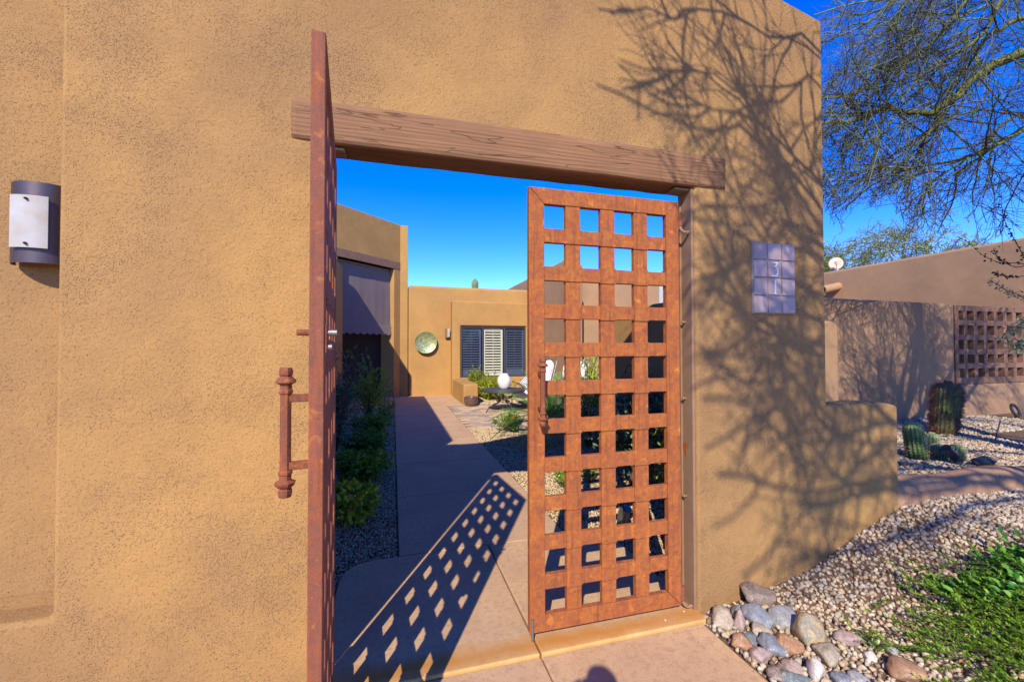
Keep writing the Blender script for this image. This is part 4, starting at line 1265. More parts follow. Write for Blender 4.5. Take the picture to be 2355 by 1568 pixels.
# ------------------------------------------------------------------ plants
def bush(name, loc, w, h, label, leaf, ll, lw, n1=14, n2=7, n3=12, up=.6, droop=.0, cat='shrub', group=None, stemr=.006, flowers=None, nf=0, tint=(0, 1), clump=.5, leafup=.3, spread=1.0, pairs=False, lean=(0, 0)):
    t = thing(name, loc, label, cat, group)
    L0 = V3(*loc)
    n = n1
    an = RNG.uniform(0, 2 * math.pi, n); r_ = np.sqrt(RNG.uniform(0, 1, n))
    d0 = np.stack([np.cos(an) * r_ * w / 2 * 1.1 + lean[0], np.sin(an) * r_ * w / 2 * 1.1 + lean[1], np.full(n, h * up)], 1)
    ln = np.hypot(np.hypot(d0[:, 0], d0[:, 1]), h * (.85 - .45 * r_)) * RNG.uniform(.75, 1.0, n)
    P1 = grow(L0 + np.c_[np.cos(an) * .03, np.sin(an) * .03, np.zeros(n)], d0, ln, 8, .13, .05 + droop)
    V1, F1 = strands(P1, stemr * RNG.uniform(.8, 1.2, n), stemr * .4, 4)
    # side shoots
    si = np.repeat(np.arange(n), n2); tt = RNG.uniform(.30, 1.0, n * n2) * 6.99; k = tt.astype(int); fr = (tt - k)[:, None]
    p = P1[si, k] * (1 - fr) + P1[si, k + 1] * fr
    tg_ = unit(P1[si, k + 1] - P1[si, k])
    d = unit(tg_ * .7 + RNG.normal(size=(n * n2, 3)) * .75 * spread + V3(0, 0, leafup * .6))
    l2 = (w + h) / 2 * .30 * RNG.uniform(.5, 1.15, n * n2)
    P2 = grow(p, d, l2, 5, .16, .02 + droop)
    V2, F2 = strands(P2, stemr * .45, stemr * .2, 3)
    st = raw('stems', np.concatenate([V1, V2]), np.concatenate([F1, F2 + len(V1)]), M['stem'], t, origin=loc)
    m = n * n2 * n3
    si = np.repeat(np.arange(n * n2), n3); tt = RNG.uniform(.1, 1.0, m) ** .8 * 3.99; k = tt.astype(int); fr = (tt - k)[:, None]
    p = P2[si, k] * (1 - fr) + P2[si, k + 1] * fr
    tg_ = unit(P2[si, k + 1] - P2[si, k])
    out_ = unit(p - (L0 + V3(lean[0] * .4, lean[1] * .4, h * .35)))
    d = unit(tg_ * .5 + RNG.normal(size=(m, 3)) * .55 + out_ * .35 + V3(0, 0, leafup))
    nrm = unit(V3(0, 0, 1) + RNG.normal(size=(m, 3)) * .5 + out_ * .6)
    keep = p[:, 2] > L0[2] + .01
    p, d, nrm, si = p[keep], d[keep], nrm[keep], si[keep]
    v, f = leaves(p, d, nrm, ll * RNG.uniform(.65, 1.2, len(p)), lw * RNG.uniform(.75, 1.15, len(p)))
    branch_t = RNG.uniform(0, 1, n * n2)
    tn = np.clip(tint[0] + (tint[1] - tint[0]) * (clump * branch_t[si] + (1 - clump) * RNG.uniform(0, 1, len(p))), 0, 1)
    raw('foliage', v, f, LEAF[leaf], t, tint=np.repeat(tn, 6), origin=loc)
    if nf:
        o_ = np.argsort(-((p - L0) @ unit(V3(.1, -.8, .6)) + RNG.normal(size=len(p)) * w * .12))[:nf * 6:6]
        vs = []; fs = []; v0, f0 = ico(1)
        for q in p[o_]:
            for j in range(3):
                c_ = q + RNG.normal(size=3) * .010 + V3(0, 0, .015)
                fs.append(f0 + len(vs) * 12); vs.append(v0 * [.009, .009, .006] + c_)
        tag(raw('flowers', np.concatenate(vs), np.concatenate(fs), M[flowers], t, origin=loc), kind='stuff')
    return t


# left of the path
bush('privet_shrub', (-.74, 6.0, 0), .62, 2.05, 'tall dark glossy shrub against the open gate, leftmost in the courtyard', 'blue', .042, .018, 24, 13, 12, .9, cat='shrub', stemr=.009, clump=.3, leafup=.1)
bush('privet_shrub', (-1.0, 7.4, 0), .6, 1.25, 'dark glossy shrub behind the tall one, left courtyard bed', 'blue', .040, .017, 16, 12, 12, .9, stemr=.008, leafup=.1)
bush('oleander_shrub', (-.46, 8.9, 0), .78, 1.75, 'light green upright shrub with two arching shoots, in shade by the tower', 'mid', .058, .017, 20, 11, 13, .8, stemr=.008, leafup=.35, clump=.6, tint=(.1, .9))
for k, (dx, L_) in enumerate(((.30, .85), (.42, .80), (.06, 1.2))):
    pass
bush('variegated_shrub', (-.13, 9.55, 0), .26, .74, 'narrow upright shrub with yellowish leaves beside the path edge', 'yellow', .035, .016, 7, 8, 9, 1.2, stemr=.006, clump=.5, tint=(0, .55))
bush('variegated_shrub', (-.20, 8.65, 0), .42, .48, 'low dark shrub with yellow tips between the upright and round shrubs', 'thorn', .035, .016, 9, 8, 9, .8, stemr=.006, tint=(0, .8))
TH = 'row of red-flowered crown-of-thorns bushes in the left bed'
bush('thorn_bush', (-.33, 3.95, -.01), .40, .37, 'nearest crown-of-thorns bush with yellowing leaves and a few red flowers, left bed', 'thorn', .062, .034, 19, 10, 9, .7, group=TH, flowers='flower', nf=6, stemr=.007, clump=.35, tint=(.15, 1), leafup=.15)
bush('thorn_bush', (-.33, 5.05, -.01), .54, .40, 'second red-flowered bush from the gate in the left bed, dark green', 'thorn', .055, .030, 24, 12, 9, .6, group=TH, flowers='flower', nf=8, stemr=.007, tint=(0, .7), leafup=.1)
bush('thorn_bush', (-.38, 6.20, -.01), .56, .42, 'third red-flowered bush from the gate in the left bed', 'thorn', .043, .022, 24, 12, 11, .6, group=TH, flowers='flower', nf=6, stemr=.007, tint=(0, .62), leafup=.1)
bush('thorn_bush', (-.36, 7.35, -.01), .62, .52, 'farthest red-flowered bush of the left bed, under the light green shrub', 'thorn', .043, .022, 24, 12, 11, .6, group=TH, flowers='flower', nf=9, stemr=.007, tint=(0, .6), leafup=.1)
# right of the path
bush('thorn_bush', (2.02, 7.30, 0), .55, .43, 'sunlit round bush with red flowers at the patio corner, left of the sago palm', 'fine', .032, .014, 20, 12, 12, .6, group='red-flowered bushes right of the path', flowers='flower', nf=7, tint=(.1, 1), leafup=.5)
bush('yellow_bush', (2.75, 12.2, 0), 1.3, .72, 'bright yellow-green bush under the window behind the table', 'yellow', .060, .024, 26, 16, 14, .5, tint=(.15, .9), clump=.5, leafup=.4, stemr=.007)
bush('yellow_bush', (2.45, 12.6, .1), .9, 1.05, 'feathery yellow-green plant rising before the left window panel', 'yellow', .070, .018, 14, 9, 12, .8, tint=(0, .6), leafup=.4, stemr=.006)
bush('lantana_bush', (4.0, 11.6, 0), .9, .85, 'yellow-green bush behind the lounge chairs, under the window corner', 'yellow', .055, .022, 16, 11, 11, .6, tint=(0, .8), leafup=.4)
bush('lantana_bush', (4.9, 10.3, 0), 1.1, 1.0, 'green and yellow bush between the lounge chair and the side wall', 'yellow', .055, .022, 18, 11, 11, .6, tint=(0, .7), leafup=.4)
bush('flower_seedling', (1.76, 4.22, 0), .26, .22, 'small yellow-flowered plant in the gravel behind the lattice', 'fine', .034, .016, 8, 5, 8, .6, flowers='yflower', nf=6, cat='plant', leafup=.6)
bush('flower_seedling', (2.12, 4.30, 0), .30, .24, 'small leafy plant in the gravel right of the yellow-flowered one', 'mid', .034, .016, 8, 5, 8, .6, flowers='yflower', nf=3, cat='plant', leafup=.6)
bush('citrus_shrub', (2.30, 2.98, 0), .75, 1.5, 'leafy shrub with bare lower stems just behind the closed gate leaf', 'mid', .050, .028, 10, 10, 9, 1.4, stemr=.014, leafup=.0, tint=(.1, 1), clump=.3)
bush('citrus_shrub', (2.52, 4.1, 0), .85, 1.80, 'tall broad-leaved shrub against the boundary wall, seen through the lattice', 'blue', .060, .030, 20, 16, 13, 1.2, stemr=.012, leafup=.1, tint=(0, .95), clump=.3)
bush('citrus_shrub', (2.85, 5.9, 0), .9, 1.95, 'light green shrub farther along the boundary wall', 'mid', .060, .022, 16, 12, 12, 1.2, stemr=.010, leafup=.3, tint=(.3, 1))
bush('sprig_shrub', (3.55, 5.5, 0), .45, 2.35, 'slender shrub whose leafy tip rises above the boundary wall, third lattice column', 'mid', .075, .030, 5, 7, 9, 1.6, stemr=.010, leafup=.4, tint=(.3, 1))

# sago palm
def sago(loc, nfr, L_, label):
    t = thing('sago_palm', loc, label, 'palm'); L0 = V3(*loc)
    MB().lathe([(.02, 0), (.10, 0), (.12, .06), (.10, .14), (.03, .18)], loc, 14).build('trunk', M['stem'], t)
    gold = 2.39996
    for i in range(nfr):
        an = i * gold; el = R(78 - 66 * (i / nfr) ** .85)
        d = V3(math.cos(an) * math.cos(el), math.sin(an) * math.cos(el), math.sin(el))
        K = 24; P = np.zeros((K, 3)); P[0] = L0 + V3(0, 0, .15) + d * .03; dd = d.copy(); ln = L_ * RNG.uniform(.85, 1.1)
        for k in range(1, K):
            dd = unit(dd + V3(0, 0, -.052)); P[k] = P[k - 1] + dd * ln / (K - 1)
        mb = MB().tube(P, np.linspace(.006, .002, K), 4)
        q = resample(P, 62)[9:]; tg_ = unit(np.gradient(q, axis=0)); side = unit(np.cross(tg_, V3(0, 0, 1)))
        up_ = np.cross(side, tg_)
        n = len(q); prof = np.sin(np.linspace(.55, 2.95, n)) ** .7
        allv, allf = [], []; nv = 0
        for s_ in (-1, 1):
            dl = unit(side * s_ + tg_ * .55 + up_ * .30)
            v, f = leaves(q, dl, up_, .115 * prof * RNG.uniform(.92, 1.08, n), .0085, .15)
            allv.append(v); allf.append(f + nv); nv += len(v)
        v = np.concatenate(allv); f = np.concatenate(allf)
        mv = np.concatenate(mb.v)
        F_all = [tuple(a + len(mv) for a in r_) for r_ in f.tolist()]
        tn = np.concatenate([np.full(len(mv), .8), np.repeat(RNG.uniform(.2, .9, 2 * n), 6)])
        me = MB(); me.add(mv, mb.f, np.full(len(mv), .8)); me.add(v, [tuple(r_) for r_ in f.tolist()], tn[len(mv):])
        me.build('frond', LEAF['sago'], t, normals=False)
    return t
sago((2.38, 6.35, .12), 34, 1.0, 'dark green sago palm in the gravel bed between path and boundary wall')

# ground cover spilling over the gravel, bottom right
def trailing(name, origin, tips, nst, leaf, ll, lw, per, label, lift, wig, tw=8, pairs=2, jr=.25, stemr=.0022, tint=(0, 1)):
    t = thing(name, origin, label, 'ground cover')
    O = V3(*origin); P = []
    for i in range(nst):
        a = RNG.integers(0, len(tips) - 1); fr = RNG.uniform(0, 1)
        tip = V3(*tips[a]) * (1 - fr) + V3(*tips[a + 1]) * fr
        o = O[:2] + RNG.normal(size=2) * jr
        e = o + (tip[:2] - o) * RNG.uniform(.55, 1.0)
        K = 14; s = np.linspace(0, 1, K)
        xy = o + (e - o) * s[:, None] + np.c_[np.sin(s * 5 + RNG.uniform(0, 6)), np.cos(s * 4 + RNG.uniform(0, 6))] * wig * s[:, None]
        z = bed_z(xy[:, 0], xy[:, 1]) + .012 + lift * RNG.uniform(.3, 1) * np.sin(np.clip(s * 1.12, 0, 1) * math.pi) ** .7 + (.05 * RNG.uniform(0, 1) ** 3) * s
        P.append(np.c_[xy, z])
    P = np.array(P)
    V1, F1 = strands(P, stemr, stemr * .5, 3)
    # side shoots
    n = nst * tw; si = np.repeat(np.arange(nst), tw); tt = RNG.uniform(.1, 1, n) * 12.99; k = tt.astype(int); fr = (tt - k)[:, None]
    p = P[si, k] * (1 - fr) + P[si, k + 1] * fr; tg_ = unit(P[si, k + 1] - P[si, k])
    d = unit(tg_ + RNG.normal(size=(n, 3)) * .45 + V3(0, 0, .25))
    P2 = grow(p, d, RNG.uniform(.05, .14, n), 5, .1, .02)
    V2, F2 = strands(P2, stemr * .6, stemr * .3, 3)
    raw('stems', np.concatenate([V1, V2]), np.concatenate([F1, F2 + len(V1)]), M['stem'], t, origin=origin)
    ps, ds, ns = [], [], []
    for PP, cnt in ((P, per), (P2, max(6, per // 4))):
        K = PP.shape[1]; q = np.linspace(.08, .999, cnt) * (K - 1) ; k = np.minimum(q.astype(int), K - 2); fr = (q - k)[None, :, None]
        p = PP[:, k] * (1 - fr) + PP[:, k + 1] * fr; tg_ = unit(PP[:, k + 1] - PP[:, k])
        p = p.reshape(-1, 3); tg_ = tg_.reshape(-1, 3)
        for s_ in range(pairs):
            a = RNG.normal(size=p.shape); a = unit(a - tg_ * (a * tg_).sum(1)[:, None]); a[:, 2] = np.abs(a[:, 2]) * .8 + .1
            ps.append(p); ds.append(unit(a + tg_ * .75)); ns.append(unit(V3(0, 0, 1) + RNG.normal(size=p.shape) * .45))
    p, d, nn = map(np.concatenate, (ps, ds, ns))
    v, f = leaves(p, d, nn, ll * RNG.uniform(.6, 1.15, len(p)), lw * RNG.uniform(.8, 1.1, len(p)), .18)
    tn = np.clip(tint[0] + (tint[1] - tint[0]) * RNG.uniform(0, 1, len(p)), 0, 1)
    raw('foliage', v, f, LEAF[leaf], t, tint=np.repeat(tn, 6), origin=origin)
trailing('myoporum_mat', (2.98, .92, .25), [(1.98, 1.60), (2.14, 1.60), (2.34, 1.64), (2.52, 1.66), (2.70, 1.68), (2.80, 1.5)], 46, 'fine', .017, .0068, 64, 'feathery bright green trailing plant spreading over the gravel at bottom right', .09, .035, tw=7, pairs=2, jr=.19, tint=(.1, 1))
trailing('myoporum_mat', (2.75, .70, .20), [(2.15, 1.32), (2.05, 1.22), (2.2, 1.1), (2.3, 1.40), (2.6, 1.4)], 34, 'fine', .017, .0068, 60, 'feathery trailing plant at the bottom edge right of the round orange stone', .08, .03, tw=7, pairs=2, jr=.18, tint=(.1, 1))
trailing('oval_leaf_mat', (3.25, .95, .40), [(2.58, 1.50), (2.72, 1.54), (2.86, 1.52), (3.02, 1.46), (3.3, 1.42), (3.6, 1.3)], 56, 'oval', .042, .025, 19, 'broader-leaved green ground cover behind the feathery plant, right edge', .10, .04, tw=6, pairs=1, jr=.22, stemr=.0026)

# ------------------------------------------------------------------ cacti
def cactus_col(t, base, top, r_, ribs, nm, spine_c=M['spine'], up_bias=.6, sp_len=.028, dens=20, waist=1.0, rdense=True, seed=0):
    base = V3(*base); top = V3(*top); ax = unit(top - base); H_ = np.linalg.norm(top - base)
    A_ = unit(np.cross(ax, V3(0, 1, 0))); B_ = np.cross(ax, A_)
    nz = 26; na = ribs * 4; vs = []
    prof = []
    for i in range(nz):
        s = i / (nz - 1)
        if s < .12: rr_ = .78 + .22 * (s / .12)
        else: rr_ = 1
        tops = 1 - min(.5, r_ * 1.1 / H_)
        if s > tops: q = (s - tops) / (1 - tops); rr_ = math.sqrt(max(0, 1 - q ** 2.2)) 
        prof.append((s, rr_ * (waist + (1 - waist) * min(1, s * 1.6))))
    for s, rr_ in prof:
        for j in range(na):
            a = 2 * math.pi * j / na
            rb = 1 + .11 * math.cos(a * ribs) * (1 if rr_ > .2 else rr_ * 5)
            vs.append(base + ax * H_ * s + (A_ * math.cos(a) + B_ * math.sin(a)) * r_ * rr_ * rb)
    fs = [(i * na + j, i * na + (j + 1) % na, (i + 1) * na + (j + 1) % na, (i + 1) * na + j) for i in range(nz - 1) for j in range(na)]
    mb = MB(); mb.add(vs, fs, np.repeat(np.clip(np.linspace(.25, .65, nz) + RNG.uniform(-.1, .1, nz), 0, 1), na))
    mb.build(nm, LEAF['cactus'], t, smooth=True, normals=False)
    # spine clusters along the ribs
    ps, ds = [], []
    for j in range(ribs):
        a = 2 * math.pi * j / ribs
        rad = A_ * math.cos(a) + B_ * math.sin(a)
        for s in np.linspace(.03, .985, dens):
            rr_ = np.interp(s, [q[0] for q in prof], [q[1] for q in prof])
            c_ = base + ax * H_ * s + rad * r_ * rr_ * 1.08
            nrm = unit(rad * rr_ + ax * (1 - rr_) * 1.2)
            for k in range(5):
                ps.append(c_); ds.append(unit(nrm * .6 + RNG.normal(size=3) * .6))
    ps, ds = np.array(ps), np.array(ds)
    P = np.stack([ps, ps + ds * sp_len * RNG.uniform(.6, 1.2, (len(ps), 1))], 1)
    v, f = strands(P, .0022, .0008, 3)
    raw('spines', v, f, spine_c, t, origin=tuple(wloc(t)))
M['spine_pale'] = m_plain('pale_spine', (.42, .34, .24), .7)
t = thing('barrel_cactus', (6.22, 3.47, .45), 'tall leaning barrel cactus with red spines and grey woody base, by the garden wall', 'cactus')
cactus_col(t, (6.24, 3.47, .44), (6.35, 3.47, 1.06), .120, 20, 'stem', sp_len=.045, dens=34, waist=.84)
CL = 'cluster of small ribbed cacti in the raised bed'
for (b, tp, r_, lb) in (((4.62, 2.76, .44), (4.555, 2.76, .79), .068, 'tallest and leftmost of the small ribbed cacti, leaning left'),
                       ((4.76, 2.88, .44), (4.76, 2.88, .655), .045, 'small ribbed cactus just right of the leaning one, at the back'),
                       ((4.97, 2.86, .44), (4.98, 2.86, .655), .055, 'rounded ribbed cactus at the back, nearest the tall barrel cactus'),
                       ((4.80, 2.70, .44), (4.79, 2.70, .595), .046, 'small round ribbed cactus behind the spotlight'),
                       ((4.96, 2.66, .44), (4.975, 2.66, .595), .052, 'rightmost small ribbed cactus, beside the spotlight')):
    t = thing('small_cactus', b, lb, 'cactus', CL)
    cactus_col(t, b, tp, r_, 15, 'stem', M['spine_pale'], sp_len=.014, dens=14)

t = thing('saguaro', (4.07, 21.65, 0), 'pale green top of a saguaro cactus showing above the courtyard house', 'cactus')
cactus_col(t, (4.07, 21.65, 0), (4.07, 21.65, 5.10), .155, 14, 'stem', M['spine_pale'], sp_len=.05, dens=60)


def spot(loc, aim, label, mat, s=1.0, name='spot_light'):
    t = thing(name, loc, label, 'garden light'); L0 = V3(*loc); a = unit(V3(*aim))
    MB().tube([L0 + V3(0, 0, -.05), L0 + V3(0, 0, .085 * s)], .012 * s, 10).build('stake', M['dark_metal'], t)
    c = L0 + V3(0, 0, .115 * s)
    mb = MB().tube([c - a * .075 * s, c - a * .06 * s, c - a * .02 * s, c + a * .05 * s, c + a * .085 * s, c + a * .070 * s, c + a * .068 * s], np.array([.012, .034, .043, .046, .050, .044, .002]) * s, 20)
    mb.build('lamp_head', mat, t, smooth=False)
    return t
spot((4.70, 2.56, .45), (-.55, .1, .45), 'dark bullet spotlight aimed up left among the small cacti', M['dark_metal'], .85)
t = spot((1.80, 3.10, -.01), (.1, -.3, .8), 'pale globe-like spotlight in the gravel behind the closed gate leaf', M['grey_metal'], 1.0)
t = thing('path_light', (-.62, 7.72, 0), 'small dark mushroom path light among the bushes on the left', 'garden light')
MB().tube([(-.62, 7.72, -.05), (-.62, 7.72, .26)], .008, 8).build('stake', M['grey_metal'], t)
MB().lathe([(.075, .25), (.072, .262), (.03, .295), (.008, .315), (.001, .316)], (-.62, 7.72, 0), 20).build('lamp_shade', M['lamp_metal'], t)
tag(MB().tube([(.010, 10.35, -.03), (.010, 10.35, .42)], .006, 6).build('stake', M['dark_metal'], loc=(.01, 10.35, 0)), 'thin dark garden stake at the left edge of the path, near the portico', 'stake')
tag(MB().tube([(6.28, 3.05, .42), (6.40, 3.05, .68)], .007, 6).tube([(6.34, 3.05, .56), (6.27, 3.06, .60)], .005, 6).build('irrigation_stake', M['dark_metal'], loc=(6.28, 3.05, .45)), 'thin dark irrigation stake standing in the gravel right of the barrel cactus', 'stake')
# coiled hose
hp = [( -.66 + .17 * math.cos(a) * (1 - a / 90), 5.5 + .17 * math.sin(a) * (1 - a / 90), .02 + .0235 * (a // (2 * math.pi) % 5) ) for a in np.linspace(0, 2 * math.pi * 6, 140)]
tag(MB().tube(hp, .013, 8).build('garden_hose', M['hose'], loc=(-.66, 5.5, 0), smooth=True), 'coil of teal garden hose lying behind the bushes at far left of the bed', 'hose')

# boulders in the raised bed
for (x, y, z, w, h_, r_, sd, lb) in ((4.90, 2.44, .49, .30, .15, -.2, 61, 'largest dark boulder behind the curb, right of the small cacti'),
                                    (4.84, 2.58, .47, .14, .09, .5, 62, 'reddish flat boulder between the spotlight and the dark boulder'),
                                    (4.46, 2.62, .46, .13, .07, .1, 63, 'small low rock at the foot of the leaning cactus'),
                                    (6.95, 3.9, .47, .28, .10, .2, 64, 'low rock at the foot of the garden wall, right of the barrel cactus')):
    river_stone(x, y, z, w, h_, r_, 'boulder', sd, lb, 'boulder', None, 'boulder', deep=.6)
t = thing('garden_light', (8.62, 3.95, .46), 'round dark ring garden light near the wall base at the right edge', 'garden light')
MB().tube([(8.62 + .07 * math.cos(a), 3.95 + .03 * math.sin(a), .57 + .08 * math.sin(a)) for a in np.linspace(0, 2 * math.pi, 22)], .018, 8).build('ring', M['dark_metal'], t)
MB().tube([(8.62, 3.95, .42), (8.62, 3.95, .51)], .012, 8).build('stake', M['dark_metal'], t)
# grass tufts
for i, (x, y) in enumerate(((4.45, 2.33), (4.02, 2.27), (4.75, 2.33))):
    n = 16; p = np.c_[x + RNG.normal(size=n) * .012, y + RNG.normal(size=n) * .012, np.full(n, .455)]
    P = grow(p, unit(RNG.normal(size=(n, 3)) * .35 + V3(0, 0, 1)), RNG.uniform(.06, .14, n), 5, .06, -.02)
    v, f = strands(P, .0025, .0006, 3)
    tag(raw('grass_tuft', v, f, LEAF['fine'], tint=np.full(len(v), .5), origin=(x, y, .455)), ['thin grass tuft before the large dark boulder', 'thin grass tuft behind the curb, nearest the wall end', 'thin grass tuft at the foot of the dark boulder'][i], 'grass tuft')

# desert shrub leaning in from the right edge, with dry seed heads
t = thing('senna_shrub', (5.95, 2.35, .45), 'sparse grey-leaved desert shrub with dry seed heads reaching in from the right edge', 'shrub')
br = [[(5.95, 2.35, .45), (5.95, 2.4, 1.2), (5.80, 2.44, 1.75), (5.55, 2.48, 1.93), (5.42, 2.53, 2.00), (5.28, 2.56, 2.09)],
      [(5.95, 2.4, 1.2), (5.78, 2.45, 1.62), (5.57, 2.48, 1.70), (5.47, 2.51, 1.62), (5.39, 2.54, 1.55)],
      [(5.95, 2.4, 1.2), (5.75, 2.45, 1.42), (5.55, 2.49, 1.50), (5.46, 2.5, 1.46)],
      [(5.95, 2.4, 1.3), (5.85, 2.44, 2.0), (5.62, 2.48, 2.23), (5.36, 2.54, 2.25), (5.18, 2.58, 2.33), (5.09, 2.6, 2.42), (5.02, 2.63, 2.47)],
      [(5.62, 2.48, 2.23), (5.50, 2.50, 2.21), (5.36, 2.54, 2.28), (5.30, 2.55, 2.38)],
      [(5.95, 2.4, 1.5), (5.72, 2.46, 2.15), (5.57, 2.48, 2.32), (5.46, 2.50, 2.50), (5.39, 2.52, 2.66), (5.36, 2.52, 2.85)],
      [(5.72, 2.46, 2.15), (5.50, 2.50, 2.12), (5.34, 2.54, 2.135), (5.29, 2.55, 2.15)]]
mb = MB(); tips = []
for b in br:
    q = smooth_pl(b, 22); mb.tube(q, np.linspace(.0065 if len(b) > 5 else .004, .0018, 22), 5)
mb.build('stems', M['seed'], t)
ps, ds = [], []
for b, lo in ((br[0], .55), (br[1], .45), (br[2], .45)):
    q = smooth_pl(b, 60)[int(60 * lo):]; tg_ = unit(np.gradient(q, axis=0))
    for _ in range(11 if b is not br[0] else 7):
        ps.append(q + RNG.normal(size=q.shape) * (.030 if b is not br[0] else .016)); ds.append(unit(tg_ * .4 + RNG.normal(size=q.shape)))
ps, ds = np.concatenate(ps), np.concatenate(ds)
v, f = leaves(ps, ds, unit(RNG.normal(size=ps.shape) + V3(0, 0, 1)), RNG.uniform(.022, .040, len(ps)), RNG.uniform(.009, .015, len(ps)))
raw('foliage', v, f, LEAF['silver'], t, tint=np.repeat(RNG.uniform(0, 1, len(ps)), 6), origin=(5.95, 2.35, .45))
v0, f0 = ico(1); vs, fs = [], []
for b in (br[3], br[4], br[5], br[6]):
    q = smooth_pl(b, 46)[22:]
    for p in q[RNG.uniform(0, 1, len(q)) < .7]:
        for _ in range(2):
            fs.append(f0 + 12 * len(vs)); vs.append(v0 * RNG.uniform(.005, .010) + p + RNG.normal(size=3) * .010)
tag(raw('seed_heads', np.concatenate(vs), np.concatenate(fs), M['seed'], t, origin=(5.95, 2.35, .45)), kind='stuff')

# wispy weed at the end of the low wall (dark sprig)
# tree far behind the neighbouring house
def far_tree(loc, cr, ch_, label):
    t = thing('mesquite_tree', loc, label, 'tree'); L0 = V3(*loc)
    n = 16; P1 = grow(np.tile(L0, (n, 1)) + RNG.normal(size=(n, 3)) * .1, unit(RNG.normal(size=(n, 3)) * [.5, .5, .1] + V3(0, 0, 1)), ch_ * RNG.uniform(.6, .95, n), 9, .14, 0)
    v, f = strands(P1, .16, .03, 5); raw('trunk', v, f, M['bark'], t, tint=np.full(len(v), .3), origin=loc)
    nb = 900; th_ = RNG.uniform(0, 2 * math.pi, nb); z_ = RNG.uniform(-.5, 1, nb); rr_ = RNG.uniform(.45, 1, nb) ** .6
    c = L0 + np.c_[np.cos(th_) * cr * rr_ * np.sqrt(np.clip(1 - z_ ** 2, 0, 1)), np.sin(th_) * cr * rr_ * np.sqrt(np.clip(1 - z_ ** 2, 0, 1)), ch_ * .72 + z_ * ch_ * .30 * rr_]
    c += np.array([noise.noise_vector(Vector(q * .35)) for q in c]) * cr * .28
    P2 = grow(c, unit(RNG.normal(size=(nb, 3)) + V3(0, 0, .2)), RNG.uniform(.5, 1.3, nb), 6, .22, -.02)
    v2, f2 = strands(P2, .022, .008, 3)
    m = nb * 26; si = np.repeat(np.arange(nb), 26); k = RNG.integers(0, 5, m); fr = RNG.uniform(0, 1, (m, 1))
    p = P2[si, k] * (1 - fr) + P2[si, k + 1] * fr + RNG.normal(size=(m, 3)) * .09
    v, f = leaves(p, unit(RNG.normal(size=(m, 3))), unit(RNG.normal(size=(m, 3)) + V3(0, 0, .8)), RNG.uniform(.08, .17, m), RNG.uniform(.035, .06, m))
    raw('branches', v2, f2, M['twig'], t, tint=np.full(len(v2), .4), origin=loc)
    raw('crown', v, f, LEAF['tree'], t, tint=np.repeat(np.clip(RNG.uniform(0, 1, nb)[si] * .6 + RNG.uniform(0, .4, m), 0, 1), 6), origin=loc)
far_tree((31.6, 20.8, 0), 5.0, 9.3, 'fine-leaved green tree standing beyond the neighbouring house roof')

# ------------------------------------------------------------------ palo verde trees
IM = np.stack([R2, U2, F_])
def view(p):
    q = (p - V3(0, 0, CAMH)) @ IM.T
    z = np.where(np.abs(q[..., 2]) < 1e-3, 1e-3, q[..., 2])
    return q[..., 0] / z, q[..., 1] / z, q[..., 2]


def wall_hit(p):
    """where the sun throws a point on the gate wall plane"""
    m = (YW - p[..., 1]) / -SUN[1]
    h = p - SUN * m[..., None]
    return h[..., 0], h[..., 2], m


def allowed(P, jit=0):
    """crown shape: no twigs hanging into the gateway or between the viewpoint and the wall, and the left side of the wall stays in sun"""
    u, v, z = view(P)
    infr = (z > .1) & (np.abs(u) < 1.24) & (np.abs(v) < .84)
    bad = infr & ((P[..., 1] < 2.3) | (u < .70))
    wob = .10 * np.sin(P[..., 0] * 3.1 + P[..., 2] * 2)
    lowv = np.interp(u, [.70, .85, 1.0, 1.25], [.30, .285, .25, .20]) + .03 * np.sin(u * 31) + .02 * np.sin(u * 77 + 2)
    bad |= infr & (v < lowv + np.abs(jit) * .11)
    x, zz, m = wall_hit(P)
    on = (m > 0) & (zz > 0) & (zz < 4.3) & (x < 3.3)
    lim = np.interp(zz, [0, .8, 1.2, 1.9, 2.3, 2.6, 2.95, 3.3, 3.6, 4.2], [2.0, 1.75, 1.55, 1.42, 1.50, 1.36, 1.16, 1.12, 1.0, 1.0]) + wob
    bad |= on & (x < lim + jit)
    # ground in front of the gate
    mg = P[..., 2] / SUN[2]; gx_ = P[..., 0] - SUN[0] * mg; gy_ = P[..., 1] - SUN[1] * mg
    bad |= (gy_ < 1.72 - .20 * (gx_ - 3) + .08 * np.sin(gx_ * 9)) & (gx_ < 4.0) & (gy_ > -.5) & (m > 0) & (gx_ > -1)
    return ~bad


def keep_prefix(P):
    ok = allowed(P, np.abs(RNG.normal(size=(len(P), 1))) * .38 - .06)
    k = np.cumprod(ok, axis=1).sum(1)       # points until the first forbidden one
    return k


def trim(P, kmin=3):
    k = keep_prefix(P); sel = k >= kmin
    P = P[sel].copy(); k = k[sel]
    K = P.shape[1]
    for i in range(K):
        m = i >= k
        if m.any():
            P[m, i] = P[m, i - 1] + (P[m, i - 1] - P[m, i - 2]) * .02 if i > 1 else P[m, i - 1]
    return P


def off(P, n, t0, t1, side, lift):
    """start points and directions of n shoots on each strand"""
    Nn, K, _ = P.shape
    si = np.repeat(np.arange(Nn), n); tt = RNG.uniform(t0, t1, Nn * n) * (K - 1.001); k = tt.astype(int); fr = (tt - k)[:, None]
    p = P[si, k] * (1 - fr) + P[si, k + 1] * fr; tg_ = unit(P[si, k + 1] - P[si, k])
    d = unit(tg_ + RNG.normal(size=p.shape) * side + V3(0, 0, lift))
    return p, d


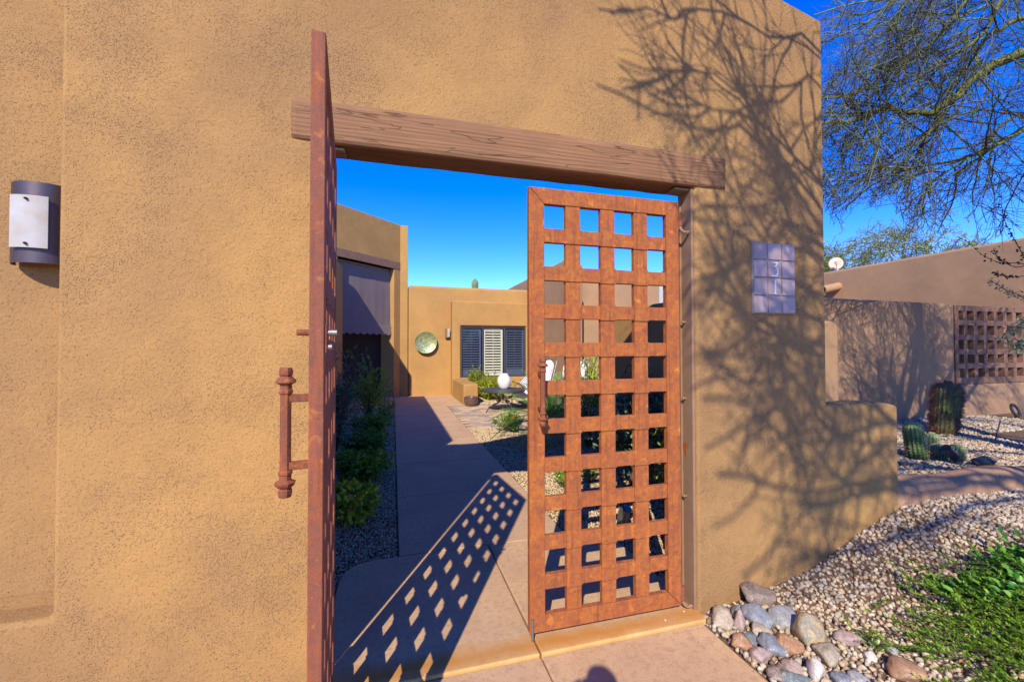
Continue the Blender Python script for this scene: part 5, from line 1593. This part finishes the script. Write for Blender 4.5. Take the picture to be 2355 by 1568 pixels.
def palo_verde(loc, trunk, limbs, label, n1, n2, n3, l1, l2, l3, fan=0, t0=.18):
    t = thing('palo_verde_tree', loc, label, 'tree')
    mb = MB(); TS = []
    for pl, ra, rb in trunk:
        q = smooth_pl(pl, 26); mb.tube(q, np.linspace(ra, rb, 26), 10, c=.55)
    mb.build('trunk', M['bark'], t, smooth=True)
    mb = MB(); LP = []
    for pl, ra, rb in limbs:
        q = smooth_pl(pl, 30); q[1:-1] += RNG.normal(size=(28, 3)) * .008
        mb.tube(q, np.linspace(ra, rb, 30) * (1 + .06 * RNG.normal(size=30)), 8, c=float(RNG.uniform(.3, .9)))
        LP.append(q)
    mb.build('limbs', M['bark'], t, smooth=True)
    LP = np.array(LP)
    if fan:      # boughs far from view carry fewer shoots
        pa, da = off(LP[:-fan], n1, .18, 1.0, .50, -.02); pb, db = off(LP[-fan:], 9, .38, 1.0, .60, .1)
        p, d = np.concatenate([pa, pb]), np.concatenate([da, db])
    else: p, d = off(LP, n1, t0, 1.0, .70, -.02)
    P1 = trim(grow(p, d, l1 * RNG.uniform(.5, 1.15, len(p)), 11, .13, -.015, .02))
    p, d = off(P1, n2, .1, 1.0, .50, -.03)
    P2 = trim(grow(p, d, l2 * RNG.uniform(.5, 1.2, len(p)), 7, .15, -.015, .03))
    p, d = off(P2, n3, .1, 1.0, .45, -.04)
    P3 = trim(grow(p, d, l3 * RNG.uniform(.5, 1.2, len(p)), 5, .16, -.03, .04))
    vs, fs, ts = [], [], []; nv = 0
    for P, a, b, s in ((P1, .0095, .0035, 5), (P2, .0042, .0022, 3), (P3, .0026, .0015, 3)):
        v, f = strands(P, a, b, s); vs.append(v); fs.append(f + nv); nv += len(v)
        ts.append(np.repeat(RNG.uniform(0, 1, len(P)), P.shape[1] * s))
    print('twigs', len(P1), len(P2), len(P3), sum(len(f) for f in fs) * 2)
    o = raw('crown', np.concatenate(vs), np.concatenate(fs), M['twig'], t, tint=np.concatenate(ts), origin=loc)
    return t


def shadow_limb(m, pts, tail):
    """a limb given by where its shadow lies on the wall and how far it stands off"""
    q = [V3(x, YW, z) + SUN * (m + .25 * i / len(pts)) for i, (x, z) in enumerate(pts)]
    return [V3(*a) for a in tail] + q


# tree whose boughs reach in at the upper right
T0 = (5.75, 1.92, .44); CR = (5.62, 2.02, 1.9)
trunk = [([T0, (5.70, 1.96, 1.1), CR], .13, .095), ([(5.80, 1.93, .44), (5.95, 1.98, 1.1), (6.25, 2.1, 2.0)], .10, .07)]
limbs = [([CR, (5.95, 2.1, 2.7), (6.3, 2.35, 3.6), (6.25, 2.5, 4.3), (5.98, 2.63, 4.38), (5.5, 2.77, 4.12), (5.35, 2.82, 3.94), (5.14, 2.88, 3.80)], .075, .034),
         ([(5.14, 2.88, 3.80), (4.91, 2.95, 3.79), (4.68, 3.01, 3.85), (4.45, 3.08, 3.72), (4.25, 3.12, 3.70), (3.95, 3.2, 3.66), (3.5, 3.4, 3.60)], .030, .012),
         ([(5.16, 2.87, 3.78), (5.19, 2.87, 3.70), (5.12, 2.89, 3.62), (5.04, 2.92, 3.53)], .020, .013),
         ([(6.3, 2.35, 3.9), (6.2, 2.5, 4.7), (6.0, 2.62, 4.72), (5.63, 2.73, 4.53), (5.54, 2.76, 4.3), (5.50, 2.77, 4.1)], .035, .014),
         ([(6.2, 2.4, 4.6), (5.86, 2.66, 5.0), (5.63, 2.73, 4.60), (5.3, 2.85, 4.35), (4.9, 3.0, 4.15), (4.3, 3.2, 3.98)], .026, .009),
         ([(6.2, 2.4, 4.6), (5.6, 2.75, 5.2), (5.43, 2.78, 4.88), (5.14, 2.88, 4.5), (4.8, 3.0, 4.25), (4.45, 3.07, 4.02), (4.0, 3.2, 3.9)], .022, .009),
         ([(6.2, 2.4, 4.8), (5.4, 2.8, 5.3), (4.91, 2.93, 4.91), (4.69, 2.99, 4.55), (4.55, 3.03, 4.2)], .020, .008),
         ([(6.2, 2.4, 4.8), (5.2, 2.85, 5.2), (4.75, 2.97, 4.9), (4.50, 3.04, 4.68), (4.32, 3.10, 4.58), (3.9, 3.25, 4.45)], .018, .007),
         ([(6.25, 2.2, 3.2), (6.2, 2.6, 3.75), (6.0, 2.64, 3.61), (5.7, 2.73, 3.45), (5.43, 2.81, 3.34), (5.1, 2.92, 3.27), (4.7, 3.03, 3.25)], .024, .007),
         ([(6.25, 2.2, 3.4), (6.3, 2.8, 3.9), (6.0, 3.0, 3.55), (5.7, 3.1, 3.35), (5.5, 3.2, 3.2)], .020, .007),
         # boughs fanning out above the bed: their shadows lie on the garden wall
         ([CR, (5.35, 1.75, 2.5), (5.05, 1.45, 3.1), (4.85, 1.2, 3.9)], .060, .022),
         ([CR, (5.58, 1.75, 2.6), (5.45, 1.45, 3.3), (5.55, 1.2, 4.2)], .055, .022),
         ([CR, (5.85, 1.8, 2.5), (6.0, 1.5, 3.0), (6.05, 1.3, 3.9)], .050, .020),
         ([(6.25, 2.1, 2.0), (6.5, 1.8, 2.5), (6.8, 1.6, 3.2), (7.0, 1.5, 4.0)], .055, .020),
         ([(6.25, 2.1, 2.0), (6.15, 1.7, 2.7), (6.35, 1.4, 3.4), (6.6, 1.2, 4.2)], .050, .018),
         ([CR, (5.48, 1.9, 2.3), (5.5, 1.65, 2.9), (5.2, 1.4, 3.4), (5.1, 1.1, 4.1)], .050, .020),
         ([CR, (5.72, 1.9, 2.35), (5.66, 1.7, 2.8), (5.85, 1.5, 3.4), (5.75, 1.2, 4.3)], .050, .020),
         ([(5.72, 1.9, 2.35), (5.95, 1.75, 2.65), (5.9, 1.6, 3.1), (6.2, 1.4, 3.6)], .036, .016),
         ([(6.25, 2.1, 2.0), (6.05, 1.9, 2.4), (6.12, 1.75, 3.0), (5.9, 1.5, 3.5), (6.0, 1.2, 4.2)], .046, .018),
         ([(6.5, 1.8, 2.5), (6.9, 1.75, 2.8), (7.3, 1.7, 3.3), (7.4, 1.6, 4.0)], .040, .016),
         ([(6.15, 1.7, 2.7), (6.5, 1.6, 2.9), (6.8, 1.3, 3.5), (6.9, 1.1, 4.2)], .036, .015),
         ([(5.35, 1.75, 2.5), (4.95, 1.55, 2.75), (4.6, 1.2, 3.2), (4.3, .9, 3.9)], .035, .014),
         ([(5.58, 1.75, 2.6), (5.30, 1.4, 2.9), (5.2, 1.1, 3.5), (4.9, .8, 4.0)], .030, .012)]
palo_verde(T0, trunk, limbs, 'palo verde tree with fine green twigs and a crooked bough at the upper right', 15, 7, 6, 1.15, .60, .36, 13)

# second tree stands behind the viewpoint; it is seen as the branch shadows on the gate wall
T1 = (3.9, -2.6, .0)
HUB = (3.3, -1.6, 2.6)
def tl(*extra): return [(3.3, -1.6, 2.6)] + list(extra)
SHL = [
 (3.0, [(2.72, 2.28), (2.62, 2.33), (2.46, 2.45), (2.19, 2.65), (2.0, 2.76), (1.78, 2.74), (1.65, 2.71), (1.35, 2.81), (1.18, 2.84), (1.04, 2.87)], .028, .007),
 (2.2, [(2.61, 3.33), (2.28, 3.34), (1.96, 3.43), (1.73, 3.43), (1.48, 3.34), (1.37, 3.34), (1.27, 3.34), (1.15, 3.27), (1.05, 3.28)], .018, .006),
 (2.6, [(2.63, 3.1), (2.36, 3.01), (2.11, 2.95), (1.8, 3.04), (1.59, 3.04), (1.42, 2.97), (1.27, 3.03), (1.18, 3.03)], .018, .006),
 (2.8, [(2.62, 2.48), (2.53, 2.56), (2.42, 2.61), (2.27, 2.74), (2.11, 2.83), (1.89, 2.87), (1.71, 2.87), (1.53, 2.89), (1.39, 2.93), (1.27, 2.93), (1.19, 2.87)], .026, .006),
 (3.6, [(2.61, 2.08), (2.4, 2.15), (2.27, 2.4), (2.2, 2.55), (2.06, 2.47), (1.94, 2.33), (1.79, 2.27)], .020, .008),
 (4.2, [(2.26, 1.52), (2.09, 1.6), (1.98, 1.7), (1.88, 1.78), (1.76, 1.81), (1.68, 1.78)], .024, .012),
 (4.0, [(2.26, 1.73), (2.03, 1.82), (1.91, 1.93), (1.79, 2.02), (1.7, 1.99)], .020, .010),
 (3.8, [(2.57, 2.04), (2.26, 2.06), (2.04, 2.1), (1.88, 2.18), (1.79, 2.27)], .024, .010),
 (4.6, [(2.45, 1.85), (2.35, 1.79), (2.14, 1.64), (2.04, 1.57), (1.89, 1.49), (1.69, 1.42)], .026, .014),
 (6.0, [(3.4, 0.48), (3.2, 0.54), (3.04, 0.56), (2.79, 0.62), (2.62, 0.58), (2.33, 0.59), (2.12, 0.67), (1.95, 0.72), (1.79, 0.75)], .030, .016),
 (5.4, [(2.8, 0.61), (2.82, 0.64), (2.87, 0.78), (3.0, 0.92), (2.98, 1.05), (3.06, 1.22)], .026, .014),
 (5.0, [(3.23, 0.96), (2.98, 0.95), (2.79, 0.93), (2.58, 0.99), (2.43, 1.22), (2.25, 1.36), (2.03, 1.42)], .028, .014),
 (5.6, [(2.48, 0.52), (2.45, 0.58), (2.39, 0.76), (2.17, 1.01), (1.96, 1.16), (1.69, 1.18)], .028, .012),
 (6.6, [(2.86, 0.18), (2.63, 0.19), (2.5, 0.2), (2.32, 0.31), (2.23, 0.31), (2.13, 0.22), (1.95, 0.15)], .026, .014)]
SHL += [(5.2, [(2.5, 1.3), (2.2, 1.12), (1.95, .98), (1.7, .9)], .022, .010), (4.8, [(2.4, 1.5), (2.05, 1.28), (1.85, 1.32), (1.62, 1.25)], .022, .010),
        (4.5, [(2.5, 2.2), (2.2, 2.02), (1.9, 1.95), (1.6, 1.7)], .022, .010), (6.2, [(2.6, .9), (2.3, .85), (2.0, .55), (1.75, .45)], .022, .010)]
limbs = []
for m, pts, ra, rb in SHL:
    # the limb continues from its first point back to the trunk, past the right end of the wall
    q0 = V3(pts[0][0], YW, pts[0][1]) + SUN * m
    mid = q0 * .45 + V3(*HUB) * .55 + V3(.25, 0, .45)
    limbs.append((shadow_limb(m, pts, [HUB, tuple(mid)]), ra * .95, rb * .9))
trunk = [([T1, (3.8, -2.3, 1.0), HUB], .15, .11), ([(4.0, -2.6, 0), (4.4, -2.4, 1.3), (4.9, -2.2, 2.8)], .12, .08)]
limbs += [([(4.9, -2.2, 2.8), (5.3, -2.5, 3.6), (5.8, -2.9, 4.4)], .05, .02), ([(4.9, -2.2, 2.8), (4.6, -3.0, 3.8), (4.2, -3.8, 4.6)], .05, .02),
          ([HUB, (2.9, -2.6, 3.5), (2.3, -3.6, 4.3)], .05, .02),
          ([(4.9, -2.2, 2.8), (4.4, -1.3, 3.5), (3.9, -.6, 3.9), (3.5, -.2, 4.2)], .045, .014), ([(4.9, -2.2, 2.8), (4.0, -1.5, 3.6), (3.2, -1.1, 3.9), (2.6, -.8, 4.1)], .045, .014),
          ([HUB, (3.1, -1.5, 3.3), (2.7, -1.2, 3.8), (2.2, -1.0, 4.1)], .04, .014), ([(4.9, -2.2, 2.8), (4.9, -1.4, 3.5), (4.7, -.6, 4.0), (4.4, .1, 4.4)], .045, .014),
          ([(4.9, -2.2, 2.8), (5.5, -1.4, 3.5), (5.6, -.6, 4.0), (5.4, .2, 4.5)], .045, .014)]
palo_verde(T1, trunk, limbs, 'palo verde tree behind the viewpoint that casts the branch shadows on the gate wall', 14, 5, 3, .85, .46, .28, t0=.60)

# ------------------------------------------------------------------ the photographer, known only by the shadow on the paving
t = thing('person', (-.12, -.26, -.014), 'person behind the viewpoint holding a camera, seen only as a head shadow', 'person')
t.scale = (.80, .9, 1.02)
bm = bmesh.new(); lay = bm.verts.layers.skin.verify()
J = dict(pel=(0, -.02, .88), ch=(0, 0, 1.18), nk=(0, .01, 1.36), hd0=(0, .02, 1.45), hd1=(0, .02, 1.60),
         hl=(-.09, -.02, .84), kl=(-.10, .01, .45), al=(-.11, -.02, .08), tl=(-.12, .12, .03), hr=(.09, -.02, .84), kr=(.10, .02, .45), ar=(.11, -.01, .08), tr=(.12, .13, .03),
         sl=(-.17, 0, 1.32), el=(-.26, .10, 1.10), wl=(-.08, .20, 1.36), pl=(-.05, .23, 1.43), sr=(.17, 0, 1.32), er=(.27, .10, 1.10), wr=(.10, .20, 1.38), pr=(.07, .22, 1.45))
RAD = dict(pel=.135, ch=.145, nk=.062, hd0=.072, hd1=.088, hl=.092, kl=.06, al=.042, tl=.035, hr=.092, kr=.06, ar=.042, tr=.035, sl=.065, el=.045, wl=.030, pl=.032, sr=.065, er=.045, wr=.030, pr=.032)
E_ = [('pel', 'ch'), ('ch', 'nk'), ('nk', 'hd0'), ('hd0', 'hd1'), ('pel', 'hl'), ('hl', 'kl'), ('kl', 'al'), ('al', 'tl'), ('pel', 'hr'), ('hr', 'kr'), ('kr', 'ar'), ('ar', 'tr'),
      ('ch', 'sl'), ('sl', 'el'), ('el', 'wl'), ('wl', 'pl'), ('ch', 'sr'), ('sr', 'er'), ('er', 'wr'), ('wr', 'pr')]
bv = {}
for k, p in J.items():
    v = bm.verts.new(p); v[lay].radius = (RAD[k], RAD[k] * (.75 if k in ('pel', 'ch') else 1)); v[lay].use_root = (k == 'pel'); bv[k] = v
for a, b in E_: bm.edges.new((bv[a], bv[b]))
me = bpy.data.meshes.new('body'); bm.to_mesh(me); bm.free(); me.materials.append(M['cloth'])
o = link('body', me, t); o.location = (0, 0, 0)
o.modifiers.new('skin', 'SKIN'); s_ = o.modifiers.new('sub', 'SUBSURF'); s_.levels = s_.render_levels = 2
L0 = wloc(t)
def fing(p0, d, n_=(0, 0, 1)): return smooth_pl([V3(*p0), V3(*p0) + V3(*d) * .5, V3(*p0) + V3(*d)], 7) + L0
for s_, px in ((-1, -.05), (1, .07)):
    mb = MB()
    for i in range(4): mb.tube(fing((px + s_ * .012 * 0, .235, 1.435 + i * .017 - .02), (-s_ * .055, .028 - .004 * i, .002)), [.009, .009, .0088, .0085, .008, .0075, .006], 8)
    mb.tube(fing((px, .225, 1.41), (-s_ * .04, -.01, -.005)), [.011, .011, .0105, .010, .009, .0085, .007], 8)
    mb.build('fingers', M['skin'], t, smooth=True)
MB().lathe([(.01, 0), (.062, .02), (.088, .07), (.092, .12), (.078, .175), (.04, .205), (.01, .212)], tuple(L0 + V3(0, .012, 1.455)), 18, squ=1.15).build('hair', M['hair'], t, smooth=True)
tag(MB().box((-.045, -.055, 1.425), (.045, -.020, 1.475)).tube([(0, -.035, 1.452), (0, -.010, 1.452)], [.022, .024], 20).build('camera_body', M['dark_metal'], loc=(0, -.05, 1.46)), 'black camera held at the viewpoint in both hands, outside the picture', 'camera')
